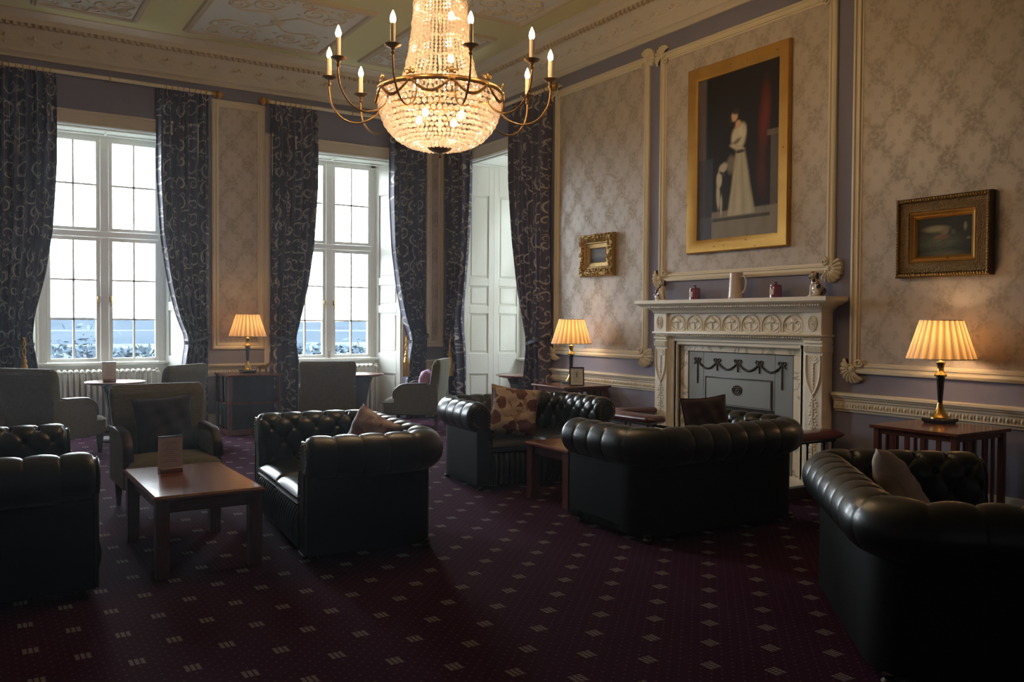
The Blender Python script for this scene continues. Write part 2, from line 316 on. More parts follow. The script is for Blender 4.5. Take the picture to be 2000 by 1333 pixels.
# ------------------------------------------------------------------ mesh builder
class MB:
    def __init__(s): s.v = []; s.f = []; s.n = 0
    def add(s, v, f):
        v = np.asarray(v, float).reshape(-1, 3); o = s.n; s.v.append(v); s.n += len(v)
        s.f += [tuple(int(i)+o for i in q) for q in f]; return s
    def box(s, x0, x1, y0, y1, z0, z1, bev=0):
        if bev:
            b = bev; X = [(x0,x1),(y0,y1),(z0,z1)]; vs = []; idx = {}
            for i in (0,1):
                for j in (0,1):
                    for k in (0,1):
                        for a in range(3):
                            p = [X[0][i], X[1][j], X[2][k]]
                            for c in range(3):
                                if c != a: p[c] += b*(1 if (i,j,k)[c] == 0 else -1)
                            idx[(i,j,k,a)] = len(vs); vs.append(p)
            fs = []
            for a in range(3):
                for e in (0,1):
                    q = []
                    for (m, n) in ((0,0),(1,0),(1,1),(0,1)):
                        t = [0,0,0]; t[a] = e; t[(a+1)%3] = m; t[(a+2)%3] = n; q.append(idx[(*t, a)])
                    fs.append(q if e else q[::-1])
            for a in range(3):          # edge along a
                b1, c1 = (a+1)%3, (a+2)%3
                for m in (0,1):
                    for n in (0,1):
                        t0 = [0,0,0]; t1 = [0,0,0]; t0[b1]=t1[b1]=m; t0[c1]=t1[c1]=n; t1[a]=1
                        q = [idx[(*t0,b1)], idx[(*t1,b1)], idx[(*t1,c1)], idx[(*t0,c1)]]
                        fs.append(q if (m ^ n) else q[::-1])
            for i in (0,1):
                for j in (0,1):
                    for k in (0,1):
                        q = [idx[(i,j,k,0)], idx[(i,j,k,1)], idx[(i,j,k,2)]]
                        fs.append(q if (i+j+k) % 2 else q[::-1])
            return s.add(vs, fs)
        v = [(x,y,z) for x in (x0,x1) for y in (y0,y1) for z in (z0,z1)]
        return s.add(v, [(0,1,3,2),(4,6,7,5),(0,4,5,1),(2,3,7,6),(0,2,6,4),(1,5,7,3)])
    def grid(s, P, closed_u=False, closed_v=False, flip=False):
        P = np.asarray(P, float); nu, nv = P.shape[:2]; f = []
        for i in range(nu if closed_u else nu-1):
            i2 = (i+1) % nu
            for j in range(nv if closed_v else nv-1):
                j2 = (j+1) % nv
                q = (i*nv+j, i2*nv+j, i2*nv+j2, i*nv+j2); f.append(q[::-1] if flip else q)
        return s.add(P.reshape(-1,3), f)
    def lathe(s, prof, n=24, c=(0,0,0), caps=True):
        a = np.arange(n)*2*PI/n; p = np.array(prof, float)
        P = np.stack([p[None,:,0]*np.cos(a)[:,None]+c[0], p[None,:,0]*np.sin(a)[:,None]+c[1], np.repeat(p[None,:,1]+c[2], n, 0)], -1)
        o = s.n; s.grid(P, closed_u=True); m = len(prof)
        if caps:
            s.f.append(tuple(o+i*m for i in range(n))[::-1]); s.f.append(tuple(o+i*m+m-1 for i in range(n)))
        return s
    def tube(s, pts, r, n=8, closed=False):
        P = np.array(pts, float); m = len(P); R = np.broadcast_to(np.asarray(r, float), (m,))
        if closed: T = np.roll(P,-1,0)-np.roll(P,1,0)
        else: T = np.gradient(P, axis=0)
        T /= np.linalg.norm(T, axis=1)[:,None]+1e-12
        up = np.array([0,0,1.]) if abs(T[0][2]) < .9 else np.array([1.,0,0]); rings = []
        x = np.cross(up, T[0]); x /= np.linalg.norm(x)
        for i in range(m):
            x = x - T[i]*np.dot(x, T[i]); x /= np.linalg.norm(x)+1e-12; y = np.cross(T[i], x)
            a = np.arange(n)*2*PI/n
            rings.append(P[i] + R[i]*(np.cos(a)[:,None]*x + np.sin(a)[:,None]*y))
        o = s.n; s.grid(np.array(rings), closed_u=closed, closed_v=True)
        if not closed: s.f.append(tuple(o+i for i in range(n))[::-1]); s.f.append(tuple(o+(m-1)*n+i for i in range(n)))
        return s
    def sphere(s, c, r, nu=12, nv=8):
        r = np.broadcast_to(np.asarray(r, float), (3,))
        th = np.linspace(.02, PI-.02, nv+1); a = np.arange(nu)*2*PI/nu
        P = np.stack([np.sin(th)[None]*np.cos(a)[:,None]*r[0]+c[0], np.sin(th)[None]*np.sin(a)[:,None]*r[1]+c[1], np.repeat(np.cos(th)[None],nu,0)*r[2]+c[2]], -1)
        o = s.n; s.grid(P, closed_u=True, flip=True); m = nv+1
        s.f.append(tuple(o+i*m for i in range(nu))); s.f.append(tuple(o+i*m+m-1 for i in range(nu))[::-1]); return s
    def prism(s, poly, a0, a1, plane='xz'):
        """extrude a 2-D outline (counter-clockwise) ; plane xz -> along y, xy -> along z, yz -> along x"""
        n = len(poly)
        def P(p, a): return {'xz':(p[0],a,p[1]), 'xy':(p[0],p[1],a), 'yz':(a,p[0],p[1])}[plane]
        v = [P(p, a0) for p in poly]+[P(p, a1) for p in poly]
        fl = plane == 'xz'
        f = [tuple(range(n)) if fl else tuple(range(n))[::-1], tuple(range(n,2*n))[::-1] if fl else tuple(range(n,2*n))]
        for i in range(n):
            j = (i+1) % n; q = (i, j, n+j, n+i); f.append(q[::-1] if fl else q)
        return s.add(v, f)
    def frame(s, x0, x1, z0, z1, prof):
        """mitred rectangular moulding facing -y; prof = [(inset, proud)...] from outside to inside"""
        rings = []
        for (i, p) in prof: rings.append([(x0+i,-p,z0+i),(x1-i,-p,z0+i),(x1-i,-p,z1-i),(x0+i,-p,z1-i)])
        return s.grid(np.array(rings), closed_v=True, flip=True)
    def build(s, name, mat, parent=None, smooth=None, loc=None, rz=None, uv=None, kind=None):
        me = bpy.data.meshes.new(name); V = np.concatenate(s.v) if s.v else np.zeros((0,3))
        me.from_pydata(V.tolist(), [], s.f); me.materials.append(MAT[mat]); me.update()
        if smooth is not None:
            me.shade_smooth()
            if smooth < 180: me.set_sharp_from_angle(angle=math.radians(smooth))
        if uv is not None:
            lay = me.uv_layers.new(name='UVMap'); li = np.empty(len(me.loops), int); me.loops.foreach_get('vertex_index', li)
            lay.data.foreach_set('uv', np.asarray(uv)[li].ravel())
        o = bpy.data.objects.new(name, me); COL.objects.link(o)
        if parent: o.parent = parent
        if loc is not None: o.location = loc
        if rz is not None: o.rotation_euler.z = rz
        if kind: o['kind'] = kind
        return o
def smoothpts(pts, n=6):
    P = [np.array(p, float) for p in pts]; P = [2*P[0]-P[1]]+P+[2*P[-1]-P[-2]]; out = []
    for i in range(1, len(P)-2):
        for k in range(n):
            t = k/n; a,b,c,d = P[i-1:i+3]
            out.append(.5*((2*b)+(-a+c)*t+(2*a-5*b+4*c-d)*t*t+(-a+3*b-3*c+d)*t**3))
    out.append(P[-2]); return np.array(out)
def thing(name, label, cat, loc=(0,0,0), rz=0, group=None):
    o = bpy.data.objects.new(name, None); COL.objects.link(o); o.empty_display_size = .1
    o.location = loc; o.rotation_euler.z = rz; o['label'] = label; o['category'] = cat
    if group: o['group'] = group
    return o
def tag(o, label, cat, group=None):
    o['label'] = label; o['category'] = cat
    if group: o['group'] = group
    return o
def struct(name, loc=(0,0,0), rz=0, label=None):
    o = bpy.data.objects.new(name, None); COL.objects.link(o); o.location = loc; o.rotation_euler.z = rz; o['kind'] = 'structure'
    if label: o['label'] = label; o['category'] = name.split('_')[0]
    return o
def S(o, label=None):
    o['kind'] = 'structure'
    if label: o['label'] = label; o['category'] = o.name.split('.')[0].split('_')[0]
    return o
def dup(o, parent=None, label=None, **kw):
    c = o.copy(); COL.objects.link(c); c.parent = parent
    if label: c['label'] = label
    for k, v in kw.items(): setattr(c, k, v)
    for ch in list(o.children): dup(ch, c)
    return c
RW = -PI/2      # rotation of things hung on the right wall: local x -> -y (rightwards), local -y -> into the room

# ------------------------------------------------------------------ shell
fl_ = MB().box(XL-.3, XR+1.2, YF-.3, YW+.8, -.12, 0).build('floor', 'carpet'); S(fl_, 'plum carpet with rows of small cream squares')
ce = MB().box(XL-.3, XR+.3, YF-.3, YW+.3, ZC, ZC+.15).build('ceiling', 'ceiling_yellow'); S(ce, 'yellow painted plaster ceiling with grey panels')
OH = .98; HEAD = 3.93; TH = .52       # window opening half width, head height, recess depth
def wall_with_openings(name, a0, a1, openings, mat, loc, rz, depth, label):
    """local x along the wall, room face at y=0, mass behind (y>0)"""
    mb = MB(); edges = [a0]
    for c in sorted(openings): edges += [c-OH, c+OH]
    edges.append(a1)
    for i in range(0, len(edges), 2): mb.box(edges[i], edges[i+1], 0, depth, 0, ZC+.1)
    for c in openings: mb.box(c-OH, c+OH, 0, depth, HEAD, ZC+.1)
    return S(mb.build(name, mat, loc=loc, rz=rz), label)
wall_with_openings('wall_back', XL, XR+.0, WIN_X, 'mauve_paint', (0,YW,0), 0, TH+.12, 'mauve window wall')
# right wall: local x = -world y ; origin at world y=YW
TH3 = .95
wall_with_openings('wall_right', 0, YW-YF, [YW-WIN3_Y], 'mauve_paint', (XR,YW,0), RW, TH3+.12, 'mauve fireplace wall')
S(MB().box(XL-.3, XL, YF-.3, YW+.3, 0, ZC+.1).build('wall_left', 'mauve_paint'), 'mauve wall at the left')
S(MB().box(XL-.3, XR+.3, YF-.3, YF, 0, ZC+.1).build('wall_front', 'mauve_paint'), 'mauve wall behind the camera')

# ---- windows (local: x along wall, y=0 room face, +y outwards, window plane at y=D)
def window(name, loc, rz, D, label, gap=0.0, splay=.20):
    W = struct(name, loc, rz, label); G = OH-splay+.0   # half width at the glass plane
    g = .68
    # jambs + head + sill frame
    m = MB()
    m.box(-G, -g, D-.02, D+.08, .88, HEAD, .006); m.box(g, G, D-.02, D+.08, .88, HEAD, .006)
    m.box(-G, G, D-.02, D+.08, 3.88, HEAD, .004); m.box(-.055, .055, D-.05, D+.06, .93, 3.88, .008)
    m.box(-g, g, D-.056, D+.066, 2.575, 2.66, .008)
    m.build('window_frame', 'white_gloss', W)
    MB().box(-G-.04, G+.04, D-.10, D+.03, .885, .925, .008).build('sill', 'white_gloss', W)
    # casement sashes, each with its glazing bars and panes
    pan = {}
    for sx in (-1, 1):
        x0, x1 = (.055, g) if sx > 0 else (-g, -.055)
        for (z0, z1, rows) in ((.93, 2.575, 3), (2.66, 3.88, 2)):
            s = MB(); b = .045
            s.box(x0, x0+b, D-.03, D+.03, z0, z1); s.box(x1-b, x1, D-.03, D+.03, z0, z1)
            s.box(x0+b, x1-b, D-.03, D+.03, z0, z0+b); s.box(x0+b, x1-b, D-.03, D+.03, z1-b, z1)
            sash = s.build('casement_sash', 'white_gloss', W)
            q = MB(); xm = (x0+x1)/2; q.box(xm-.012, xm+.012, D-.015, D+.015, z0+b, z1-b)
            H = (z1-z0-2*b)/rows
            for k in range(1, rows): q.box(x0+b, x1-b, D-.015, D+.015, z0+b+k*H-.012, z0+b+k*H+.012)
            q.build('glazing_bars', 'white_gloss', sash)
            for k in range(rows):
                for (c0, c1) in ((x0+b, xm-.012), (xm+.012, x1-b)):
                    key = round(H, 3)
                    if key not in pan:
                        w2, h2 = (c1-c0)/2, H/2-.012
                        me = MB().add([(-w2,0,-h2),(w2,0,-h2),(w2,0,h2),(-w2,0,h2)], [(0,1,2,3)])
                        o = me.build('pane', 'window_glass', sash); pan[key] = o
                    else:
                        o = pan[key].copy(); COL.objects.link(o); o.parent = sash
                    o.location = ((c0+c1)/2, D+.002, z0+b+(k+.5)*H)
            if z0 < 1:
                xc = x0+.02 if sx > 0 else x1-.02
                MB().box(xc-.012, xc+.012, D-.05, D-.03, 1.72, 1.80, .004).tube([(xc,D-.055,1.76),(xc+.01,D-.07,1.71),(xc,D-.06,1.66)], .006, 6).build('casement_catch', 'brass', sash, 60)
    # splayed reveals with sunk shutter panels, soffit, dado under the sill
    for sx in (-1, 1):
        ang = math.atan2(splay, D-.0); Ln = math.hypot(splay, D)
        R = bpy.data.objects.new('shutter_reveal', None); COL.objects.link(R); R.parent = W
        R.location = (sx*OH, 0, 0); R.rotation_euler.z = PI/2 + sx*ang if sx > 0 else PI/2 + sx*ang
        r = MB(); o_ = -sx
        # local x runs outwards along the reveal; face looks to the window axis
        def bx(a0, a1, t0, t1, z0, z1, bev=.004):
            ya, yb = sorted((sx*t0, sx*t1)); r.box(a0, a1, ya, yb, z0, z1, bev)
        bx(0, Ln, -.002, -.14, 0, HEAD, 0)
        n = 1 if D < .7 else 2; cw = Ln/n
        for c in range(n):
            a0, a1 = c*cw+.0, (c+1)*cw
            for (p, q_) in ((a0, a0+.085), (a1-.085, a1)): bx(p, q_, 0, .022, 0, HEAD)
            for (z0, z1) in ((0,.18),(.68,.86+.14),(1.62,1.74),(2.05,2.17),(3.45,HEAD)): bx(a0+.085, a1-.085, 0, .022, z0, z1)
        o = r.build('reveal_boards', 'white_gloss', R)
        f = MB()
        for c in range(n):
            a0, a1 = c*cw+.085, (c+1)*cw-.085
            for (z0, z1) in ((.18,.68),(1.0,1.62),(1.74,2.05),(2.17,3.45)):
                i = .035; f.box(a0+i, a1-i, min(0,sx*.012), max(0,sx*.012), z0+i, z1-i, .004)
        f.build('fielded_panels', 'white_gloss', R)
    v = MB(); v.add([(-OH,0,HEAD-.001),(OH,0,HEAD-.001),(G,D,HEAD-.001),(-G,D,HEAD-.001)], [(0,3,2,1)])
    v.build('soffit', 'white_gloss', W)
    s2 = MB().box(-OH+.12, OH-.12, .06, .09, HEAD-.025, HEAD-.003, .004).box(-OH+.17, OH-.17, D-.12, D-.09, HEAD-.025, HEAD-.003, .004)
    s2.box(-OH+.12, -OH+.15, .09, D-.12, HEAD-.025, HEAD-.003, .004).box(OH-.15, OH-.12, .09, D-.12, HEAD-.025, HEAD-.003, .004).box(-.015,.015,.09,D-.12,HEAD-.025,HEAD-.003,.004)
    s2.build('soffit_bead', 'white_gloss', W)
    d = MB().box(-G-.02, G+.02, D, D+.08, 0, .9, 0)
    for (x0, x1) in ((-G, -G+.1), (-.05, .05), (G-.1, G)): d.box(x0, x1, D-.02, D, 0, .885, .004)
    d.box(-G, G, D-.021, D, 0, .2, .004).box(-G, G, D-.021, D, .78, .885, .004)
    d.build('dado_under_window', 'white_gloss', W)
    a = MB()
    for (x0, x1, z0, z1) in ((-OH-.15, -OH, 0, HEAD+.18), (OH, OH+.15, 0, HEAD+.18), (-OH, OH, HEAD, HEAD+.18)):
        a.box(x0, x1, -.035, 0, z0, z1, .008)
    a.box(-OH-.15, OH+.15, -.055, 0, HEAD+.145, HEAD+.18, .008).box(-OH-.0, OH+.0, -.045, 0, HEAD, HEAD+.03, .006)
    a.build('architrave', 'cornice_plaster', W)
    return W
window('window_1', (WIN_X[0], YW, 0), 0, TH, 'tall left casement window with blank white sky beyond')
window('window_2', (WIN_X[1], YW, 0), 0, TH, 'tall middle casement window beside the corner')
window('window_3', (XR, WIN3_Y, 0), RW, TH3, 'window bay in the right wall showing white shutters', splay=.18)

# ---- cornice with egg row, dentils and anthemion frieze ; chair rail ; baseboards
def run(name, prof, p0, p1, mat, parent=None, up=(0,0,1), nrm=None, e0=0, e1=0):
    """sweep profile [(out, z)] from p0 to p1 along a wall; nrm = into room ; e0/e1 mitre slopes"""
    p0, p1, n = np.array(p0, float), np.array(p1, float), np.array(nrm, float); d = p1-p0; d /= np.linalg.norm(d)
    A = np.array([[p0+n*o+d*o*e0+np.array([0,0,z]) for o, z in prof], [p1+n*o-d*o*e1+np.array([0,0,z]) for o, z in prof]])
    m = MB(); m.grid(A, flip=np.dot(np.cross(d, (0,0,1)), n) > 0)
    return m
CORN = [(0,4.60),(.03,4.60),(.03,4.635),(.05,4.66),(.07,4.67),(.075,4.70),(.09,4.72),(.12,4.83),(.17,4.915),(.24,4.955),(.25,4.985),(.30,4.99),(.31,5.05),(.34,5.07),(.37,5.10),(.42,5.115),(.42,5.131),(.0,5.131)]
CORN = [(o, 4.66+(z-4.60)*.885) for o, z in CORN]
walls4 = [('back', (XL,YW,0), (XR,YW,0), (0,-1,0)), ('right', (XR,YW,0), (XR,YF,0), (-1,0,0)), ('left', (XL,YF,0), (XL,YW,0), (1,0,0)), ('front', (XR,YF,0), (XL,YF,0), (0,1,0))]
ti = 0
LEAF = [(0,-.05),(.018,-.035),(.03,0),(.024,.03),(.0,.06),(-.024,.03),(-.03,0),(-.018,-.035)]
for nm, p0, p1, n in walls4:
    ti += 1
    t = run('x', CORN, p0, p1, 'cornice_plaster', nrm=n, e0=1, e1=1).build('trim_%d' % ti, 'cornice_plaster', smooth=35); S(t, 'moulded plaster cornice along the %s wall' % nm)
    if nm in ('left', 'front'): continue
    p0 = np.array(p0, float); p1 = np.array(p1, float); n = np.array(n, float); Ltot = np.linalg.norm(p1-p0); d = (p1-p0)/Ltot
    # dentil row
    m = MB(); k = int(Ltot/.075)
    for i in range(5, k-3):
        c = p0+d*(i+.5)*.075
        q0 = c-d*.019; q1 = c+d*.019; pts = []
        for q in (q0, q1):
            for (o, z) in ((.245,4.965),(.298,4.965),(.298,5.008),(.245,5.008)): pts.append(q+n*o+np.array([0,0,z]))
        m.add(pts, [(0,1,2,3),(7,6,5,4),(0,4,5,1),(1,5,6,2),(2,6,7,3),(3,7,4,0)])
    m.build('dentils', 'panel_bead', t, kind='stuff')
    # anthemion leaves on the cove
    m = MB(); k = int(Ltot/.30)
    for i in range(1, k):
        c = p0+d*(i)*Ltot/k
        for a, s_, dx in ((0,1.35,0),(-.5,1.0,-.045),(.5,1.0,.045),(-1.05,.8,-.075),(1.05,.8,.075)):
            pts = []; out = []
            for (lx, lz) in LEAF:
                X = (lx*math.cos(a)+lz*math.sin(a))*s_+dx; Z = (-lx*math.sin(a)+lz*math.cos(a))*s_
                zz = 4.835+Z*.9; o_ = np.interp(zz, [4.77,4.86,4.94,4.975], [.085,.12,.17,.24])
                pts.append(c+d*X+n*(o_+.002)+np.array([0,0,zz])); out.append(c+d*X*.5+n*(o_+.022)+np.array([0,0,4.835+Z*.5]))
            V = pts+out; F = [(j,(j+1)%8,8+(j+1)%8,8+j) for j in range(8)]+[tuple(range(8,16))]
            m.add(V, F)
    m.build('anthemion_leaves', 'cornice_plaster', t, 50, kind='stuff')
RAIL = [(0,.725),(.012,.725),(.016,.745),(.03,.752),(.03,.815),(.04,.825),(.042,.84),(.055,.848),(.06,.862),(.072,.868),(.072,.888),(.05,.893),(.0,.893)]
BASE = [(0,0),(.028,0),(.028,.17),(.02,.185),(.014,.21),(0,.215)]
segs = [('back', (XL,YW,0), (WIN_X[0]-OH-.15,YW,0), (0,-1,0)), ('back', (WIN_X[0]+OH+.15,YW,0), (WIN_X[1]-OH-.15,YW,0), (0,-1,0)),
        ('back', (WIN_X[1]+OH+.15,YW,0), (XR,YW,0), (0,-1,0)), ('right', (XR,YW,0), (XR,WIN3_Y+OH+.15,0), (-1,0,0)),
        ('right', (XR,WIN3_Y-OH-.15,0), (XR,7.17,0), (-1,0,0)), ('right', (XR,4.93,0), (XR,YF,0), (-1,0,0)),
        ('left', (XL,YF,0), (XL,YW,0), (1,0,0)), ('front', (XR,YF,0), (XL,YF,0), (0,1,0))]
where = ['left of the left window', 'between the two windows', 'left of the corner', 'right of the corner', 'between shutters and fireplace', 'right of the fireplace', 'on the left wall', 'on the front wall']
for (nm, p0, p1, n), wh in zip(segs, where):
    ti += 1
    t = run('x', RAIL, p0, p1, '', nrm=n).build('trim_%d' % ti, 'cream_plaster', smooth=30); S(t, 'cream carved chair rail ' + wh)
    b = run('x', BASE, p0, p1, '', nrm=n).build('baseboard_' + nm, 'cream_plaster', smooth=30); S(b, 'cream baseboard ' + wh)
    if nm in ('left', 'front'): continue
    p0 = np.array(p0, float); p1 = np.array(p1, float); n = np.array(n, float); Lt = np.linalg.norm(p1-p0); d = (p1-p0)/Lt
    m = MB()
    for i in range(int(Lt/.055)):
        c = p0+d*(i+.5)*.055; r_ = .017; pts = [c+d*(r_*math.cos(a))+n*.0295+np.array([0,0,.784+.026*math.sin(a)]) for a in np.arange(6)*PI/3]
        pts.append(c+n*.041+np.array([0,0,.784])); m.add(pts, [(j,(j+1)%6,6) for j in range(6)])
        z = c+d*.0275; m.add([z-d*.004+n*.03+np.array([0,0,.760]), z+d*.004+n*.03+np.array([0,0,.760]), z+n*.038+np.array([0,0,.784]), z-d*.004+n*.03+np.array([0,0,.808]), z+d*.004+n*.03+np.array([0,0,.808])], [(0,1,2),(1,4,2),(4,3,2),(3,0,2)])
    m.build('leaf_carving', 'cream_plaster', t, kind='stuff')

# ---- wall panels: damask field, moulded frame, corner shells
PPROF = [(0,0),(0,.022),(.012,.034),(.028,.036),(.034,.022),(.052,.020),(.060,.030),(.074,.030),(.080,.014),(.092,.012),(.096,0)]
def shell_mesh():
    m = MB(); n = 9; R = .115
    rows = []
    for i in range(n*6+1):
        a = -PI*.28+ i/(n*6)*PI*1.06; rib = abs(math.sin(i/6*PI)); row = []
        for j in range(7):
            q = j/6; rr = R*q*(1+.10*rib*q); row.append((rr*math.cos(a), -(.020+.045*math.sin(q*PI*.9)*(.65+.35*rib)), rr*math.sin(a)))
        rows.append(row)
    m.grid(np.array(rows)); m.grid(np.array([[r_[-1], (r_[-1][0], 0, r_[-1][2])] for r_ in rows]))
    for k in range(2):                  # two scrolls at the root
        s_ = 1 if k else -1; pts = []
        for q in np.linspace(0, 1, 22):
            a = q*2.6*PI; r_ = .040*(1-q*.8); pts.append((s_*(.045)+r_*math.cos(a)*s_-.02, -.035, -.055+r_*math.sin(a)+(.04 if k else 0)))
        m.tube(pts, .010, 6)
    m.sphere((0,-.035,0), (.03,.025,.03), 10, 6)
    return m
_shell = None
def panel(loc, rz, x0, x1, z0, z1, label, shells=True):
    global ti, _shell
    ti += 1; T = struct('trim_%d' % ti, loc, rz, label)
    MB().box(x0+.09, x1-.09, -.008, 0, z0+.09, z1-.09).build('wallpaper_panel', 'damask_paper', T)
    MB().frame(x0, x1, z0, z1, PPROF).build('panel_moulding', 'cream_plaster', T, 40)
    if not shells: return
    for (x, z, rot) in ((x0+.04,z0+.04,PI*.75+PI*.5), (x1-.04,z0+.04,-PI*.25), (x0+.04,z1-.04,PI*.75), (x1-.04,z1-.04,PI*.25)):
        if _shell is None: _shell = shell_mesh().build('corner_shell', 'cream_plaster', T, 60); o = _shell
        else: o = _shell.copy(); COL.objects.link(o); o.parent = T
        o.location = (x, 0, z); o.rotation_euler = (0, -rot+PI*.25, 0)
yy = lambda y: YW-y          # world y -> local x on the right wall
panel((0,YW,0), 0, 2.88, 3.60, 1.09, 4.49, 'tall narrow damask wall panel between the two windows', False)
panel((0,YW,0), 0, 6.13, 6.43, 1.09, 4.49, 'very narrow damask wall panel beside the corner', False)
panel((0,YW,0), 0, -.05, .30, 1.09, 4.49, 'narrow damask wall panel at the far left', False)
panel((XR,YW,0), RW, yy(9.26), yy(7.43), 1.075, 4.50, 'damask wall panel between the shutters and the fireplace')
panel((XR,YW,0), RW, yy(7.25), yy(4.955), 1.95, 4.47, 'damask wall panel above the mantelpiece')
panel((XR,YW,0), RW, yy(4.785), yy(2.90), 1.066, 4.47, 'damask wall panel right of the fireplace')
panel((XR,YW,0), RW, yy(2.70), yy(-1.2), 1.066, 4.47, 'long damask wall panel outside the view')

# ---- ceiling panels with scrolling plaster arabesques
def arabesque(m, cx, cy, w_, h_, z):
    def sp(x, y, r, a0, turn, s_=1):
        pts = []
        for q in np.linspace(0, 1, 20):
            a = a0+s_*q*turn; rr = r*(1-.82*q); pts.append((x+rr*math.cos(a), y+rr*math.sin(a), z))
        m.tube(pts, np.linspace(.014,.007,20), 5)
    for sx in (-1, 1):
        for sy in (-1, 1):
            st = smoothpts([(cx, cy+sy*h_*.04, z),(cx+sx*w_*.12, cy+sy*h_*.16, z),(cx+sx*w_*.30, cy+sy*h_*.12, z),(cx+sx*w_*.40, cy+sy*h_*.26, z),(cx+sx*w_*.30, cy+sy*h_*.40, z)], 7)
            m.tube(st, .012, 5)
            sp(cx+sx*w_*.17, cy+sy*h_*.29, .17*min(1,w_), 0, 3.4*PI, sx*sy); sp(cx+sx*w_*.33, cy+sy*h_*.22, .13, PI/2, 3*PI, -sx*sy)
            sp(cx+sx*w_*.36, cy+sy*h_*.40, .11, PI, 3*PI, sx*sy); sp(cx+sx*w_*.08, cy+sy*h_*.42, .10, 0, 3*PI, -sx*sy)
            for k in range(7):
                x = cx+sx*w_*random.uniform(.05,.42); y = cy+sy*h_*random.uniform(.06,.44); m.sphere((x,y,z), (.035,.02,.012), 7, 4)
    m.sphere((cx,cy,z), (.09,.09,.025), 12, 5)
xs = [(.75,1.80),(2.42,4.13),(4.75,5.78)]; ys = [(9.58,11.38),(6.95,8.90),(5.15,6.75),(3.0,4.95),(.4,2.7)]
for (y0, y1) in ys:
    for (x0, x1) in xs:
        if (x0, y0) == (2.42, 5.15): continue
        ti += 1; T = struct('trim_%d' % ti, (0,0,0), 0, 'sunk grey ceiling panel with plaster scrolls')
        MB().box(x0, x1, y0, y1, ZC-.012, ZC+.001).build('panel_field', 'ceiling_panel', T)
        A = np.array([[(x0-i,y0-i,ZC-p),(x1+i,y0-i,ZC-p),(x1+i,y1+i,ZC-p),(x0-i,y1+i,ZC-p)] for i, p in ((-.03,.012),(-.02,.035),(.0,.045),(.02,.030),(.04,.030),(.055,0))])
        MB().grid(A, closed_v=True, flip=True).build('panel_bead', 'panel_bead', T, 40)
        m = MB(); arabesque(m, (x0+x1)/2, (y0+y1)/2, x1-x0, y1-y0, ZC-.014); m.build('plaster_scrolls', 'ceiling_relief', T, 60)
ti += 1; T = struct('trim_%d' % ti, (0,0,0), 0, 'round plaster ceiling rose above the chandelier')
MB().lathe([(.02,ZC-.09),(.10,ZC-.08),(.16,ZC-.05),(.30,ZC-.045),(.34,ZC-.02),(.55,ZC-.015),(.60,ZC-.03),(.64,ZC)], 40, (3.18,6.06,0), False).build('rose', 'ceiling_relief', T, 40)

# ------------------------------------------------------------------ curtains, rods, tie-backs, tassels
def curtain(loc, rz, xo, xi, zt, prof, label, lean=(0,0)):
    """xo outer (hanging) edge, xi inner top edge; prof: [(z, width fraction)] from top to floor"""
    nu, nv = 150, 90; W = abs(xi-xo); s = 1 if xi > xo else -1; nf = 6; ph = rng.rand()*6
    zs = np.linspace(zt, .012, nv); fr = np.interp(zs, [p[0] for p in prof][::-1], [p[1] for p in prof][::-1])
    k = np.ones(5)/5; fr = np.convolve(np.pad(fr, 2, 'edge'), k, 'valid')
    U = np.linspace(0, 1, nu); V = np.zeros((nu, nv, 3)); UV = np.zeros((nu, nv, 2))
    for j, z in enumerate(zs):
        w_ = W*fr[j]; tie = math.exp(-((z-1.22)/.22)**2)
        lo = np.interp(z, [0,1.22,zt], [lean[0], lean[1], 0])
        head = max(0, (z-(zt-.16))/.16)
        fold = np.sin(2*PI*nf*U + ph + .5*math.sin(z*1.1)) + .35*np.sin(2*PI*nf*2.3*U+z*.8+ph)
        fold = fold*(1-head) + head*np.sin(2*PI*nf*2.5*U)*.45
        A = (.052+.012*math.sin(z*2))*(1-.35*head)*(1+.1*tie)
        V[:,j,0] = xo+s*(lo + U*w_ + .012*np.sin(2*PI*nf*U+ph+1.2)*(1-head))
        V[:,j,1] = -.115 - A*fold - .05*tie*np.sin(PI*U)
        V[:,j,2] = z
        UV[:,j,0] = U*W*1.75+ph; UV[:,j,1] = z
    m = MB(); m.grid(V, flip=s < 0); V2 = V.copy(); V2[:,:,1] += .006
    m.grid(V2, flip=s > 0)
    o = m.build('curtain', 'curtain_cloth', smooth=180, loc=loc, rz=rz, uv=np.concatenate([UV.reshape(-1,2)]*2))
    tag(o, label, 'curtain', 'scroll-patterned curtains at the windows')
    j = int(np.argmin(abs(zs-1.22))); x_in = V[:,j,0].max() if s > 0 else V[:,j,0].min(); x_out = V[:,j,0].min() if s > 0 else V[:,j,0].max()
    return x_out, x_in, s
